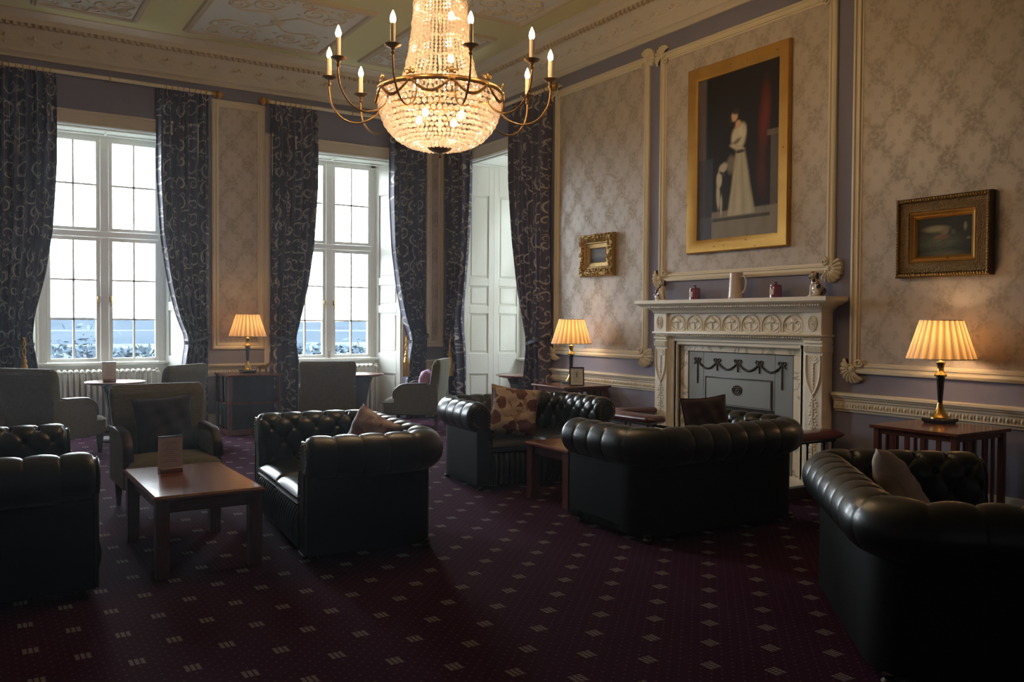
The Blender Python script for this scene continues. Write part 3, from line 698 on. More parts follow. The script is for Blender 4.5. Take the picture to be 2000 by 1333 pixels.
def tassel(loc, rz, x, y, z0, label, drop=.0):
    t = thing('tassel', label, 'tassel', (0,0,0), 0, 'gold curtain tassels')
    c, s_ = math.cos(rz), math.sin(rz); t.location = (loc[0]+x*c-y*s_, loc[1]+x*s_+y*c, z0); t.rotation_euler.z = rz
    MB().lathe([(.002,0),(.012,-.01),(.028,-.03),(.034,-.055),(.024,-.075),(.036,-.10),(.043,-.15),(.046,-.21),(.046,-.37),(.02,-.372)], 20).build('tassel_skirt', 'gilt_smooth', t, 40)
    MB().tube(smoothpts([(.0,0,0),(.015,0,.08),(-.01,0,.16),(.012,.02,.24)]), .009, 7).tube(smoothpts([(.0,0,0),(-.02,0,.08),(.015,0,.16),(-.01,.02,.24)]), .009, 7).sphere((0,0,.0), .022, 10, 6).build('cord', 'gilt_smooth', t, 60)
    m = MB()
    for a in np.arange(20)*2*PI/20: m.tube([(.045*math.cos(a),.045*math.sin(a),-.16),(.049*math.cos(a),.049*math.sin(a),-.375)], .005, 4)
    m.build('fringe', 'gilt_smooth', t, kind='stuff')
def tieband(loc, rz, xa, xb, label):
    m = MB(); n = 24; P = []
    cx, hw = (xa+xb)/2, abs(xb-xa)/2+.02
    for k in range(n):
        a = 2*PI*k/n; x = cx+hw*math.cos(a); y = -.125+.12*math.sin(a); z = 1.23+.05*math.cos(a)*(1 if xb < xa else -1)
        P.append([(x,y,z-.022),(x*1,y-.0,z+.022)])
    m.grid(np.array(P), closed_u=True)
    tag(m.build('curtain_tieback', 'tieback_cloth', smooth=60, loc=loc, rz=rz, uv=np.array(P).reshape(-1,3)[:,[0,2]]), label, 'tieback', 'curtain tiebacks')
PR = lambda tie, lo: [(4.6,1),(3.4,1.0),(2.6,.93),(2.0,.80),(1.55,.64),(1.22,tie),(1.0,tie+.07),(.5,lo),(0,lo+.03)]
B0 = (0,YW,0); R0_ = (XR,YW,0)
cs = [(B0, 0, .30, 1.0, PR(.60,.72), 'blue scroll curtain at the far left edge, left of the left window'),
      (B0, 0, 2.82, 2.16, PR(.44,.55), 'scroll curtain right of the left window, beside the damask panel'),
      (B0, 0, 3.66, 4.33, PR(.50,.60), 'scroll curtain left of the middle window, behind the fabric armchair back'),
      (B0, 0, 6.08, 5.46, PR(.46,.62), 'scroll curtain right of the middle window, with gold tassel'),
      (R0_, RW, .10, .74, PR(.74,.80), 'scroll curtain left of the white shutters, just right of the corner'),
      (R0_, RW, yy(9.28), yy(10.16), PR(.44,.60), 'brown scroll curtain right of the white shutters, beside the left lamp')]
for (l_, rz, xo, xi, pr, lab) in cs:
    xa, xb, s = curtain(l_, rz, xo, xi, 4.50, pr, lab)
    tieband(l_, rz, xa, xb, 'scroll cloth tieback gathering the ' + lab.split(',')[0].replace('blue ', '').replace('brown ', ''))
tassel(B0, 0, 5.68, -.25, 1.03, 'gold tassel hanging on the curtain right of the middle window')
tassel(R0_, RW, .44, -.25, 1.03, 'gold tassel hanging on the curtain left of the white shutters')
tassel(B0, 0, .64, -.25, 1.03, 'gold tassel on the far left curtain')
def rod(loc, rz, x0, x1, label):
    t = thing('curtain_rod', label, 'curtain rod', loc, rz, 'gilt curtain poles')
    z = 4.53
    MB().tube([(x0,-.115,z),(x1,-.115,z)], .026, 12).build('pole', 'candle_tube', t, 60)
    for k, x in enumerate((x0, x1)):
        s = -1 if k == 0 else 1
        f = MB(); a = np.arange(14)*2*PI/14
        P = np.array([[(x+s*h, -.115+r*math.cos(q), z+r*math.sin(q)) for h, r in ((-.02,.045),(.0,.045),(.01,.028),(.03,.05),(.055,.058),(.08,.045),(.11,.012),(.12,.002))] for q in a])
        f.grid(P, closed_u=True); f.build('finial', 'gilt_smooth', t, 50)
    for x in (x0+.12, (x0+x1)/2, x1-.12):
        MB().box(x-.012, x+.012, -.115, 0, z-.012, z+.012).tube([(x,-.115+.036*math.cos(a),z+.036*math.sin(a)) for a in np.linspace(0,2*PI,16)], .007, 6).build('bracket', 'gilt_smooth', t, 60)
    hi = [x for x in np.concatenate([np.linspace(x0+.04, x0+.62, 9), np.linspace(x1-.62, x1-.04, 9)])]
    rg = None
    for x in hi:
        if rg is None: rg = MB().tube([(0,.034*math.cos(a),.034*math.sin(a)) for a in np.arange(14)*2*PI/14], .005, 5, closed=True).build('ring', 'gilt_smooth', t, 60); o = rg
        else: o = rg.copy(); COL.objects.link(o); o.parent = t
        o.location = (x, -.115, z)
rod(B0, 0, .32, 2.90, 'gilt curtain pole over the left window'); rod(B0, 0, 3.60, 6.10, 'gilt curtain pole over the middle window')
rod(R0_, RW, .08, yy(9.22), 'gilt curtain pole over the shuttered bay in the right wall')

# ------------------------------------------------------------------ radiators
def radiator(loc, n, label):
    t = thing('radiator', label, 'radiator', loc, 0, 'cast iron column radiators under the windows')
    s0 = None; w_ = .068
    for k in range(n):
        if s0 is None:
            m = MB()
            for y in (-.055, 0, .055): m.box(-.021, .021, y-.022, y+.022, .10, .80, .012)
            m.box(-.026, .026, -.085, .085, .77, .835, .02).box(-.026, .026, -.085, .085, .07, .13, .02)
            s0 = m.build('radiator_section', 'radiator_paint', t, 40); o = s0
        else: o = s0.copy(); COL.objects.link(o); o.parent = t
        o.location = ((k-(n-1)/2)*w_, 0, 0)
    e = (n/2)*w_
    for x in (-e+.03, e-.03): MB().box(x-.02, x+.02, -.06, .06, 0, .08, .006).build('foot', 'radiator_paint', t)
    MB().tube(smoothpts([(e-.01,0,.80),(e+.05,0,.80),(e+.07,0,.77),(e+.07,0,.0)]), .013, 8).sphere((e+.07,0,.78), .03, 10, 6).build('valve_pipe', 'radiator_paint', t, 60)
radiator((1.60, YW+.34, 0), 17, 'white column radiator under the left window')
radiator((4.80, YW+.34, 0), 17, 'white column radiator under the middle window')

# ------------------------------------------------------------------ pictures
def picture(name, loc, x0, x1, z0, z1, prof, mat, canvas_in, paintf, label, nx, nz, extra=None):
    t = thing(name, label, 'painting', loc, RW)
    MB().frame(x0, x1, z0, z1, prof).build('frame', mat, t, 35)
    i = canvas_in; X = np.linspace(x0+i, x1-i, nx); Z = np.linspace(z0+i, z1-i, nz)
    P = np.array([[(x, -.018, z) for z in Z] for x in X]); m = MB().grid(P, flip=False)
    o = m.build('canvas', 'oil_paint', t)
    uu, vv = np.meshgrid(np.linspace(0,1,nx), np.linspace(0,1,nz), indexing='ij')
    C = paintf(uu, vv); a = o.data.color_attributes.new('paint', 'FLOAT_COLOR', 'POINT')
    C4 = np.concatenate([np.clip(C,0,1), np.ones(C.shape[:2]+(1,))], -1).reshape(-1); a.data.foreach_set('color', C4.astype(np.float32))
    if extra: extra(t)
    return t
def blend(C, mask, col):
    m = np.clip(mask,0,1)[...,None]; return C*(1-m)+np.array(col)*m
def ell(u, v, cu, cv, ru, rv, soft=.25, rot=0):
    du, dv = u-cu, v-cv; c, s = math.cos(rot), math.sin(rot); a = (du*c+dv*s)/ru; b = (-du*s+dv*c)/rv
    return np.clip((1-np.sqrt(a*a+b*b))/soft, 0, 1)
def noise2(u, v, s, seed=1):
    r = np.random.RandomState(seed); o = 0
    for k in range(6):
        a, b, p = r.randn()*s, r.randn()*s, r.rand()*6; o = o+np.sin(u*a+v*b+p)
    return o/6
def portrait(u, v):
    C = np.ones(u.shape+(3,))*np.array([.010,.008,.008]); n = noise2(u, v, 30, 3)
    C = blend(C, np.clip((.12-u)/.03,0,1)*(v>.05), (.07,.055,.06))                          # pale column at the left
    C = blend(C, (v<.50)*(u<.20)*.8, (.035,.035,.045)); C = blend(C, (v<.14)*(u<.22)*1., (.055,.06,.075))
    C = blend(C, ell(u, v, .83, .68, .085, .26, .8, -.10), (.11,.016,.009))                  # red drapery
    C = blend(C, ell(u, v, .80, .36, .08, .20, .8, .1)*.7, (.07,.012,.009))
    C = blend(C, (u>.90)*(v<.58)*.9, (.075,.06,.055)); C = blend(C, (u>.86)*(v>.57)*(v<.60)*.9, (.10,.08,.07))
    C = blend(C, np.clip((.17-v)/.01,0,1)*(u>.19), (.15,.13,.11)); C = blend(C, (v<.125)*(v>.105)*(u>.2)*(u<.9), (.05,.045,.04))
    C = blend(C, (v<.105)*(u>.2)*.6, (.17,.15,.12))
    hw = np.interp(v, [.13,.30,.45,.52,.56], [.185,.13,.09,.065,.06]); cx = np.interp(v, [.13,.5], [.56,.545])
    sk = np.clip((hw-abs(u-cx))/.03,0,1)*(v>.13)*(v<.53); C = blend(C, sk, (.30,.28,.21))
    fold = np.clip(np.sin((u-cx)/np.maximum(hw,.01)*9)*.5+.2, 0, 1)*sk; C = blend(C, fold*.5, (.17,.16,.12))
    C = blend(C, ell(u, v, .52, .595, .105, .085, .35), (.36,.33,.25)); C = blend(C, ell(u, v, .57, .63, .06, .06, .4)*.9, (.42,.39,.29))
    C = blend(C, ell(u, v, .49, .57, .09, .02, .6, .3)*.8, (.06,.05,.04)); C = blend(C, ell(u, v, .50, .54, .11, .018, .5, -.2), (.34,.29,.22))
    C = blend(C, ell(u, v, .545, .51, .075, .014, .4), (.05,.045,.04))
    C = blend(C, ell(u, v, .515, .675, .045, .03, .4), (.36,.22,.15)); C = blend(C, ell(u, v, .465, .725, .05, .035, .4), (.40,.27,.18))
    C = blend(C, ell(u, v, .485, .755, .055, .022, .4), (.03,.018,.012)); C = blend(C, ell(u, v, .41, .71, .03, .05, .5), (.02,.012,.01))
    C = blend(C, ell(u, v, .43, .44, .07, .07, .5)*.7, (.18,.16,.12))
    C = blend(C, ell(u, v, .33, .43, .07, .035, .4, .2), (.30,.27,.21)); C = blend(C, ell(u, v, .28, .36, .045, .06, .4), (.34,.31,.25))
    C = blend(C, ell(u, v, .27, .26, .03, .10, .4, .08), (.30,.27,.22)); C = blend(C, ell(u, v, .31, .20, .018, .08, .4, -.05), (.27,.25,.2))
    C = blend(C, ell(u, v, .32, .395, .05, .012, .4, -.3), (.03,.025,.02))
    return 1.5*C*(1+.18*n[...,None])
def cow(u, v):
    C = np.ones(u.shape+(3,))*np.array([.014,.016,.012]); n = noise2(u, v, 40, 5)
    C = blend(C, ell(u, v, .42, .35, .50, .34, .9)*.8, (.06,.075,.05)); C = blend(C, ell(u, v, .35, .70, .30, .12, .6), (.14,.13,.085))
    C = blend(C, ell(u, v, .50, .62, .10, .10, .5), (.11,.09,.06)); C = blend(C, ell(u, v, .45, .48, .17, .10, .4)*.8, (.10,.055,.04))
    for x in (.28,.34,.50,.55): C = blend(C, ell(u, v, x, .28, .018, .16, .5), (.05,.04,.035))
    C = blend(C, ell(u, v, .66, .60, .06, .08, .5), (.05,.045,.04)); C = blend(C, ell(u, v, .87, .72, .035, .14, .5)*.8, (.13,.12,.09))
    C = blend(C, ell(u, v, .93, .42, .05, .05, .5)*.8, (.11,.09,.07)); C = blend(C, ell(u, v, .5, .05, .5, .12, .7)*.8, (.09,.08,.05))
    return 2.2*C*(1+.25*n[...,None])
def lake(u, v):
    C = np.ones(u.shape+(3,))*np.array([.17,.18,.19]); n = noise2(u, v, 14, 9)
    C = blend(C, np.clip((v-.7)*3,0,1), (.11,.11,.12)); C = blend(C, np.clip((.35-v)*8,0,1), (.09,.10,.11))
    C = blend(C, ell(u, v, .4, .5, .25, .2, .8)*.6, (.25,.23,.20)); C = blend(C, ell(u, v, .75, .3, .2, .05, .6)*.7, (.04,.05,.06))
    return C*(1+.3*n[...,None])
P_BIG = [(0,0),(0,.045),(.012,.055),(.09,.048),(.135,.030),(.14,.018)]
picture('portrait_painting', (XR,YW,0), yy(6.79), yy(5.45), 2.225, 4.16, P_BIG, 'gold_leaf', .138, portrait, 'tall portrait of a lady in white with a dog, broad gold frame above the mantel', 90, 150)
def beads(x0, x1, z0, z1, i, y, r, name, mat, n):
    def f(t):
        m = MB(); w_, h_ = x1-x0-2*i, z1-z0-2*i; per = 2*(w_+h_)
        for k in range(n):
            s = per*k/n
            if s < w_: x, z = x0+i+s, z0+i
            elif s < w_+h_: x, z = x1-i, z0+i+s-w_
            elif s < 2*w_+h_: x, z = x1-i-(s-w_-h_), z1-i
            else: x, z = x0+i, z1-i-(s-2*w_-h_)
            m.sphere((x, y, z), (r,r,r), 6, 4)
        m.build(name, mat, t, 80, kind='stuff')
    return f
def cow_extra(t):
    beads(yy(4.33), yy(3.545), 1.875, 2.515, .02, -.072, .011, 'beading', 'gilt_ornate', 120)(t)
    MB().frame(yy(4.33)+.118, yy(3.545)-.118, 1.993, 2.397, [(0,.03),(0,.052),(.008,.056),(.014,.050),(.030,.040),(.034,.042),(.050,.024),(.052,.016)]).build('gilt_slip', 'gold_leaf', t, 35)
P_COW = [(0,0),(0,.06),(.01,.072),(.03,.07),(.04,.055),(.06,.05),(.095,.062),(.115,.060),(.12,.045),(.135,.02),(.17,.015)]
picture('cow_painting', (XR,YW,0), yy(4.33), yy(3.545), 1.875, 2.515, P_COW, 'gilt_old', .165, cow, 'dark painting of a cow in a heavy gilt frame, right of the fireplace', 70, 50, cow_extra)
P_SM = [(0,0),(0,.05),(.012,.07),(.05,.085),(.095,.055),(.10,.05),(.112,.054),(.12,.040),(.165,.030),(.17,.036),(.178,.018)]
def scrolls(t):
    m = MB(); x0, x1, z0, z1 = yy(8.65), yy(8.0), 2.055, 2.57
    for k in range(150):
        s = rng.rand(); side = k % 4; i = rng.uniform(.015,.085)
        if side < 2: x, z = x0+.02+s*(x1-x0-.04), (z0+i if side == 0 else z1-i)
        else: x, z = (x0+i if side == 2 else x1-i), z0+.02+s*(z1-z0-.04)
        m.sphere((x, -.075-.01*rng.rand(), z), (rng.uniform(.012,.022), .016, rng.uniform(.010,.02)), 7, 5)
    m.build('carved_foliage', 'gilt_ornate', t, 60, kind='stuff')
picture('landscape_painting', (XR,YW,0), yy(8.65), yy(8.0), 2.055, 2.57, P_SM, 'gilt_ornate', .175, lake, 'small grey landscape in a wide carved gilt frame, left of the fireplace', 30, 26, scrolls)

# ------------------------------------------------------------------ fireplace (local x -> along right wall, -y into the room, origin at its centre on the floor)
FY = 6.065
FP = thing('fireplace', 'white carved marble fireplace with polished steel register plate', 'fireplace', (XR, FY, 0), RW)
HW = 1.095
m = MB(); prof = [(0,1.60),(.17,1.60),(.18,1.625),(.20,1.635),(.215,1.655),(.26,1.668),(.30,1.690),(.31,1.70),(.31,1.735),(0,1.735)]
P = []
for (o, z) in prof: P.append([(-HW-.0-max(0,o-.17)*1.1, 0, z), (-HW-max(0,o-.17)*1.1, -o, z), (HW+max(0,o-.17)*1.1, -o, z), (HW+max(0,o-.17)*1.1, 0, z)])
m.grid(np.array(P), flip=True).add(P[-1], [(0,1,2,3)]); m.build('mantel_shelf', 'marble_white', FP, 30)
m = MB()
for x in np.arange(-HW-.05, HW+.05, .028): m.box(x, x+.016, -.262, -.245, 1.655, 1.672)
m.build('shelf_dentils', 'marble_white', FP, kind='stuff')
m = MB().box(-.90, .90, -.125, 0, 1.395, 1.60, .004).box(-HW, -.90, -.16, 0, 1.395, 1.60, .004).box(.90, HW, -.16, 0, 1.395, 1.60, .004)
m.build('frieze', 'marble_white', FP)
m = MB().box(-HW-.02, HW+.02, -.175, 0, 1.378, 1.400, .006).box(-.9, .9, -.155, -.1, 1.355, 1.380, .006)
for x in np.arange(-.89, .89, .03): m.sphere((x+.01, -.15, 1.368), (.011,.014,.012), 6, 4)
m.build('necking_mould', 'marble_white', FP, 50)
# frieze arches with anthemion leaves
arch = []
for k in range(7):
    xc = (k-3)*.252
    m = MB(); pts = [(xc-.110, -.128, 1.415)]+[(xc+.110*math.cos(a), -.130, 1.478+.10*math.sin(a)) for a in np.linspace(PI, 0, 16)]+[(xc+.110, -.128, 1.415)]
    m.tube(pts, .009, 6)
    for a, s_ in ((0,1),(-.55,.85),(.55,.85),(-1.1,.72),(1.1,.72)):
        vv = [(lx*math.cos(a)+lz*math.sin(a), -lx*math.sin(a)+lz*math.cos(a)) for lx, lz in LEAF]
        V = [(xc+.035*math.sin(a)+x*s_*.7, -.124, 1.502+.02*math.cos(a)+z*s_*.7) for x, z in vv]+[(xc+.035*math.sin(a)+x*s_*.35, -.142, 1.502+.02*math.cos(a)+z*s_*.35) for x, z in vv]
        m.add(V, [(j,(j+1)%8,8+(j+1)%8,8+j) for j in range(8)]+[tuple(range(8,16))])
    m.tube([(xc, -.13, 1.42),(xc,-.13,1.49)], .007, 5)
    for s_ in (-1, 1):
        m.tube(smoothpts([(xc, -.13, 1.425),(xc+s_*.045,-.13,1.435),(xc+s_*.085,-.13,1.47),(xc+s_*.075,-.13,1.505),(xc+s_*.055,-.13,1.49)]), .006, 5)
        m.tube(smoothpts([(xc, -.13, 1.415),(xc+s_*.06,-.13,1.412),(xc+s_*.095,-.13,1.43)]), .006, 5)
    m.build('frieze_arch', 'marble_white', FP, 60)
for s_ in (-1, 1):
    cx = s_*1.0
    m = MB()
    for rr in (1.0,.72,.44): m.tube([(cx+.036*rr*math.cos(a)*1.25, -.162, 1.50+.068*rr*math.sin(a)) for a in np.arange(20)*2*PI/20], .006, 5, closed=True)
    m.sphere((cx,-.160,1.50), (.012,.010,.02), 8, 5); m.build('oval_patera', 'marble_white', FP, 60)
    m = MB().box(cx-.095, cx+.095, -.14, 0, .10, 1.378, .004).box(cx-.105, cx+.105, -.165, 0, 0, .12, .008)
    m.box(cx-.102, cx+.102, -.160, 0, 1.32, 1.345, .004).box(cx-.102, cx+.102, -.155, 0, 1.24, 1.30, .004)
    pil = m.build('pilaster', 'marble_white', FP)
    m = MB()
    for k in range(11): m.sphere((cx-.085+k*.017, -.158, 1.357), (.007,.010,.010), 6, 4)
    for k in range(16): m.box(cx-.09+k*.0115, cx-.085+k*.0115, -.163, -.15, 1.243, 1.297)
    m.build('fluted_necking', 'marble_white', pil, 60, kind='stuff')
    m = MB()     # pendant shield with husks
    for rr, z in ((.06,1.20),(.04,1.205),(.02,1.21)): m.tube([(cx+rr*math.cos(a), -.142, z+rr*math.sin(a)*.9) for a in np.linspace(PI, 2*PI, 14)], .006, 5)
    for q in (-1, 1): m.tube(smoothpts([(cx+q*.075,-.145,1.215),(cx+q*.078,-.145,1.08),(cx+q*.06,-.145,.97),(cx+q*.02,-.145,.885),(cx,-.148,.86)]), .010, 6)
    for k in range(9): m.sphere((cx, -.145, 1.13-k*.028), (.010,.008,.015), 6, 5)
    m.tube([(cx,-.145,.86),(cx,-.145,.15)], .006, 5)
    for k in range(24):
        z = .82-k*.028
        for q in (-1, 1): m.sphere((cx+q*(.018+.010*(k%3)), -.143, z), (.014,.008,.010), 6, 4)
    m.build('husk_pendant', 'marble_white', pil, 60)
m = MB()
for (x0, x1, z0, z1) in ((-.905,-.805,.0,1.355),(.805,.905,0,1.355)): m.box(x0, x1, -.085, 0, z0, z1, .006)
m.box(-.905, .905, -.085, 0, 1.29, 1.355, .006)
m.frame(-.905, .905, -.5, 1.355, [(0,.0),(0,.11),(.012,.115),(.03,.10),(.05,.10),(.06,.085),(.085,.085),(.10,.06),(.10,0)])
m.build('inner_architrave', 'marble_white', FP, 35)
slips = [MB().box(-.805, .805, -.03, 0, 1.20, 1.29, .003), MB().box(-.805, -.69, -.03, 0, 0, 1.199, .003), MB().box(.69, .805, -.03, 0, 0, 1.199, .003)]
for s_ in slips: s_.build('marble_slip', 'marble_veined', FP)
# steel register plate
MB().box(-.69, -.47, -.024, 0, .07, 1.20, .003).box(.47, .69, -.024, 0, .07, 1.20, .003).box(-.47, .47, -.024, 0, .655, 1.20, .003).build('register_plate', 'steel', FP)
MB().box(-.70, -.684, -.0285, -.0, .07, 1.21).box(.684, .70, -.0285, 0, .07, 1.21).box(-.70, .70, -.0285, 0, 1.193, 1.21).build('plate_rebate', 'soot', FP)  # black strips standing in for the shaded groove round the plate
MB().box(-.43, .43, -.032, -.02, .665, .935, .008).build('hood_panel', 'steel', FP)
m = MB().tube([(-.437,-.026,.655),(-.437,-.026,.942),(.437,-.026,.942),(.437,-.026,.655)], .006, 5)
for rr in (1,.6): m.tube([(.06*rr*math.cos(a), -.034, .825+.045*rr*math.sin(a)) for a in np.arange(18)*2*PI/18], .008, 5, closed=True)
m.sphere((0,-.034,.825), (.018,.012,.014), 8, 5); m.build('hood_oval', 'steel_dark', FP, 60)
m = MB().box(-.47, .47, -.02, .0, .07, .655); m.build('dark_opening_sheet', 'soot', FP)  # flat black sheet in place of the shaded depth of the opening
m = MB()
for k in range(9): x = -.36+k*.09; m.tube([(x,-.05,.16),(x,-.06,.30)], .008, 6)
m.tube([(-.42,-.06,.30),(.42,-.06,.30)], .012, 6).tube([(-.42,-.05,.16),(.42,-.05,.16)], .012, 6).box(-.44,-.40,-.09,-.02,.07,.34,.006).box(.40,.44,-.09,-.02,.07,.34,.006)
m.build('fire_grate', 'black_iron', FP, 60)
m = MB(); bx_ = [-.555,-.278,0,.278,.555]
for x in bx_:
    for s_ in (-1, 1):
        m.tube([(x+s_*(.026+.018*math.cos(a)), -.030, 1.115+.016*math.sin(a)) for a in np.arange(10)*2*PI/10], .006, 5, closed=True)
        m.tube(smoothpts([(x,-.03,1.105),(x+s_*.03,-.03,1.085),(x+s_*.045,-.03,1.065)]), .006, 5)
    L_ = .25 if abs(x) > .5 else .10
    for k in range(int(L_/.016)): m.sphere((x, -.030, 1.095-k*.016), (.009,.008,.009), 6, 4)
for a_, b_ in zip(bx_[:-1], bx_[1:]):
    for q in np.linspace(0, 1, 18): m.sphere((a_+(b_-a_)*q, -.030, 1.10-.075*math.sin(PI*q)), (.012,.010,.012), 7, 5)
m.build('garland_relief', 'steel_dark', FP, 60)
MB().box(-HW+.0, HW, -.62, -.0, 0, .065, .006).build('hearth_slab', 'marble_white', FP)

# club fender round the hearth
CF = thing('club_fender', 'club fender with oxblood leather corner seats around the hearth', 'fender', (XR, FY, 0), RW)
fx, fy = 1.17, -.76
def ubar(m, hw, y0, yb, w_, z0, z1, bev=.006):
    m.box(-hw-w_/2, -hw+w_/2, y0, yb, z0, z1, bev).box(hw-w_/2, hw+w_/2, y0, yb, z0, z1, bev).box(-hw-w_/2, hw+w_/2, y0-w_/2, y0+w_/2, z0, z1, bev)
m = MB(); ubar(m, fx, fy, -.05, .07, .0, .10); m.build('fender_kerb', 'dark_wood', CF)
m = MB(); ubar(m, fx, fy, -.05, .03, .46, .485, .004); m.build('fender_rail', 'black_iron', CF)
p0_ = None
for (x, y) in [(-fx, -.08),(-fx,-.42),(-fx,fy),(-fx+.33,fy),(-.5,fy),(0,fy),(.5,fy),(fx-.33,fy),(fx,fy),(fx,-.42),(fx,-.20),(fx,-.08)]:
    if p0_ is None: p0_ = MB().lathe([(.016,.10),(.016,.12),(.009,.13),(.009,.44),(.014,.45),(.014,.46)], 10).build('fender_post', 'black_iron', CF, 40); o = p0_
    else: o = p0_.copy(); COL.objects.link(o); o.parent = CF
    o.location = (x, y, 0)
for s_ in (-1, 1):
    for (x0, x1, y0, y1) in ((min(s_*fx-.12*1, s_*(fx-.82)) if s_ > 0 else -fx-.12, 0, 0, 0),):
        a, b = (fx-.85, fx+.12) if s_ > 0 else (-fx-.12, -fx+.85)
        m = MB(); n_ = 20; X = np.linspace(a, b, n_); T_ = np.arange(12)*2*PI/12
        P = np.array([[(x, fy+.12*np.sign(math.cos(q))*abs(math.cos(q))**.6*min(1,.6+8*min(x-a+.002,b-x+.002)), .53+.042*np.sign(math.sin(q))*abs(math.sin(q))**.7*min(1,.4+12*min(x-a+.002,b-x+.002))) for q in T_] for x in X])
        o_ = m.n; m.grid(P, closed_v=True); m.f.append(tuple(range(12))[::-1]); m.f.append(tuple((n_-1)*12+k for k in range(12))); m.build('front_seat_pad', 'leather_red', CF, 60)
    m = MB(); Y = np.linspace(fy+.125, -.08, n_); c = s_*fx
    P = np.array([[(c+.12*np.sign(math.cos(q))*abs(math.cos(q))**.6, y, .53+.042*np.sign(math.sin(q))*abs(math.sin(q))**.7*min(1,.4+12*min(y-Y[0]+.002,Y[-1]-y+.002))) for q in T_] for y in Y])
    m.grid(P, closed_v=True); m.f.append(tuple(range(12))[::-1]); m.f.append(tuple((n_-1)*12+k for k in range(12))); m.build('side_seat_pad', 'leather_red', CF, 60)

# ---- mantel ornaments (world coordinates through shelf())
MZ = 1.735
def shelf(px_y, out=.16): return (XR-out, px_y, MZ)
def spaniel(y, face, label):
    t = thing('spaniel_figurine', label, 'figurine', shelf(y, .15), RW, 'pottery dogs on the mantelpiece'); t.scale = (1.1,1.1,1.08)
    s = face
    b = MB(); b.lathe([(.065,0),(.068,.008),(.060,.016)], 20)
    b.sphere((-s*.012,0,.065), (.052,.040,.058), 14, 10).sphere((s*.010,0,.115), (.036,.034,.055), 14, 10)
    b.tube([(s*.030,-.018,.10),(s*.040,-.018,.012)], [.013,.011], 8).tube([(s*.030,.018,.10),(s*.040,.018,.012)], [.013,.011], 8)
    b.sphere((s*.046,-.018,.014), (.018,.010,.008), 8, 5).sphere((s*.046,.018,.014), (.018,.010,.008), 8, 5)
    b.sphere((-s*.028,-.034,.038), (.036,.018,.030), 10, 7).sphere((-s*.028,.034,.038), (.036,.018,.030), 10, 7)
    b.sphere((s*.018,-.004,.182), (.033,.031,.032), 14, 10).sphere((s*.022,-.034,.172), (.018,.016,.014), 10, 7)
    b.build('body', 'dog_white', t, 80)
    e = MB()
    for q in (-1, 1): e.sphere((s*.018+q*.034, -.004, .172), (.011,.017,.032), 10, 7)
    e.build('ears', 'dog_black', t, 80)
    MB().sphere((-s*.040,-.030,.090), (.024,.014,.026), 9, 6).sphere((-s*.012,-.036,.045), (.020,.012,.018), 9, 6).sphere((s*.004,-.030,.135), (.016,.012,.015), 9, 6).sphere((-s*.045,.028,.060), (.02,.014,.022), 9, 6).build('dark_patches', 'dog_black', t, 80)
    MB().sphere((-s*.030,-.028,.115), (.018,.012,.018), 9, 6).sphere((s*.018,-.020,.200), (.018,.014,.012), 9, 6).build('rust_patches', 'dog_rust', t, 80)
    MB().tube(smoothpts([(-s*.055,.0,.03),(-s*.082,-.005,.032),(-s*.086,-.01,.055),(-s*.070,-.01,.068)]), [.014]*18+[.010], 8).build('tail', 'dog_black', t, 80)
    MB().sphere((s*.024,-.049,.174), (.006,.004,.005), 6, 4).sphere((s*.004,-.034,.190), (.004,.003,.004), 6, 4).sphere((s*.034,-.032,.190), (.004,.003,.004), 6, 4).build('nose_and_eyes', 'dog_black', t, 80)
    MB().tube([(s*.014+.034*math.cos(a), .034*math.sin(a), .150+.004*math.cos(a)) for a in np.arange(16)*2*PI/16], .003, 5, closed=True).build('collar', 'brass', t, 80)
spaniel(7.05, 1, 'white pottery spaniel with dark ears at the left end of the mantelpiece')
spaniel(5.04, -1, 'white pottery spaniel with dark patches at the right end of the mantelpiece')
def jar(y, label):
    t = thing('lidded_jar', label, 'jar', shelf(y, .13), RW, 'purple jars on the mantelpiece'); t.scale = (1.5,1.5,1.05)
    MB().lathe([(.034,0),(.038,.004),(.038,.100),(.036,.106),(.030,.108)], 24).build('jar_body', 'glass_purple', t, 40)
    MB().lathe([(.036,.108),(.036,.116),(.022,.122),(.008,.124),(.007,.130),(.013,.138),(.008,.146),(.002,.147)], 20).build('lid', 'glass_purple', t, 40)
    MB().box(-.015, .015, -.0385, -.036, .03, .08).build('white_flower', 'piping_pale', t)
jar(6.57, 'small purple lidded jar on the mantel, left of the tall mug'); jar(5.51, 'small purple lidded jar on the mantel, right of the tall mug')
t = thing('tankard', 'tall cream pottery mug with relief hoops in the middle of the mantelpiece', 'mug', shelf(6.00, .13), RW); t.scale = (1.25,1.25,1.22)
pr_ = [(.060,0),(.064,.006),(.062,.02)]+[(.061-.010*q, .02+.185*q) for q in np.linspace(0,1,40)]+[(.052,.212),(.046,.212),(.046,.19)]
MB().lathe(pr_, 28).build('mug_body', 'jug_glaze', t, 60)
MB().tube(smoothpts([(.050,0,.175),(.085,0,.178),(.104,0,.14),(.098,0,.09),(.075,0,.055),(.056,0,.050)]), .010, 8).build('handle', 'jug_glaze', t, 80)

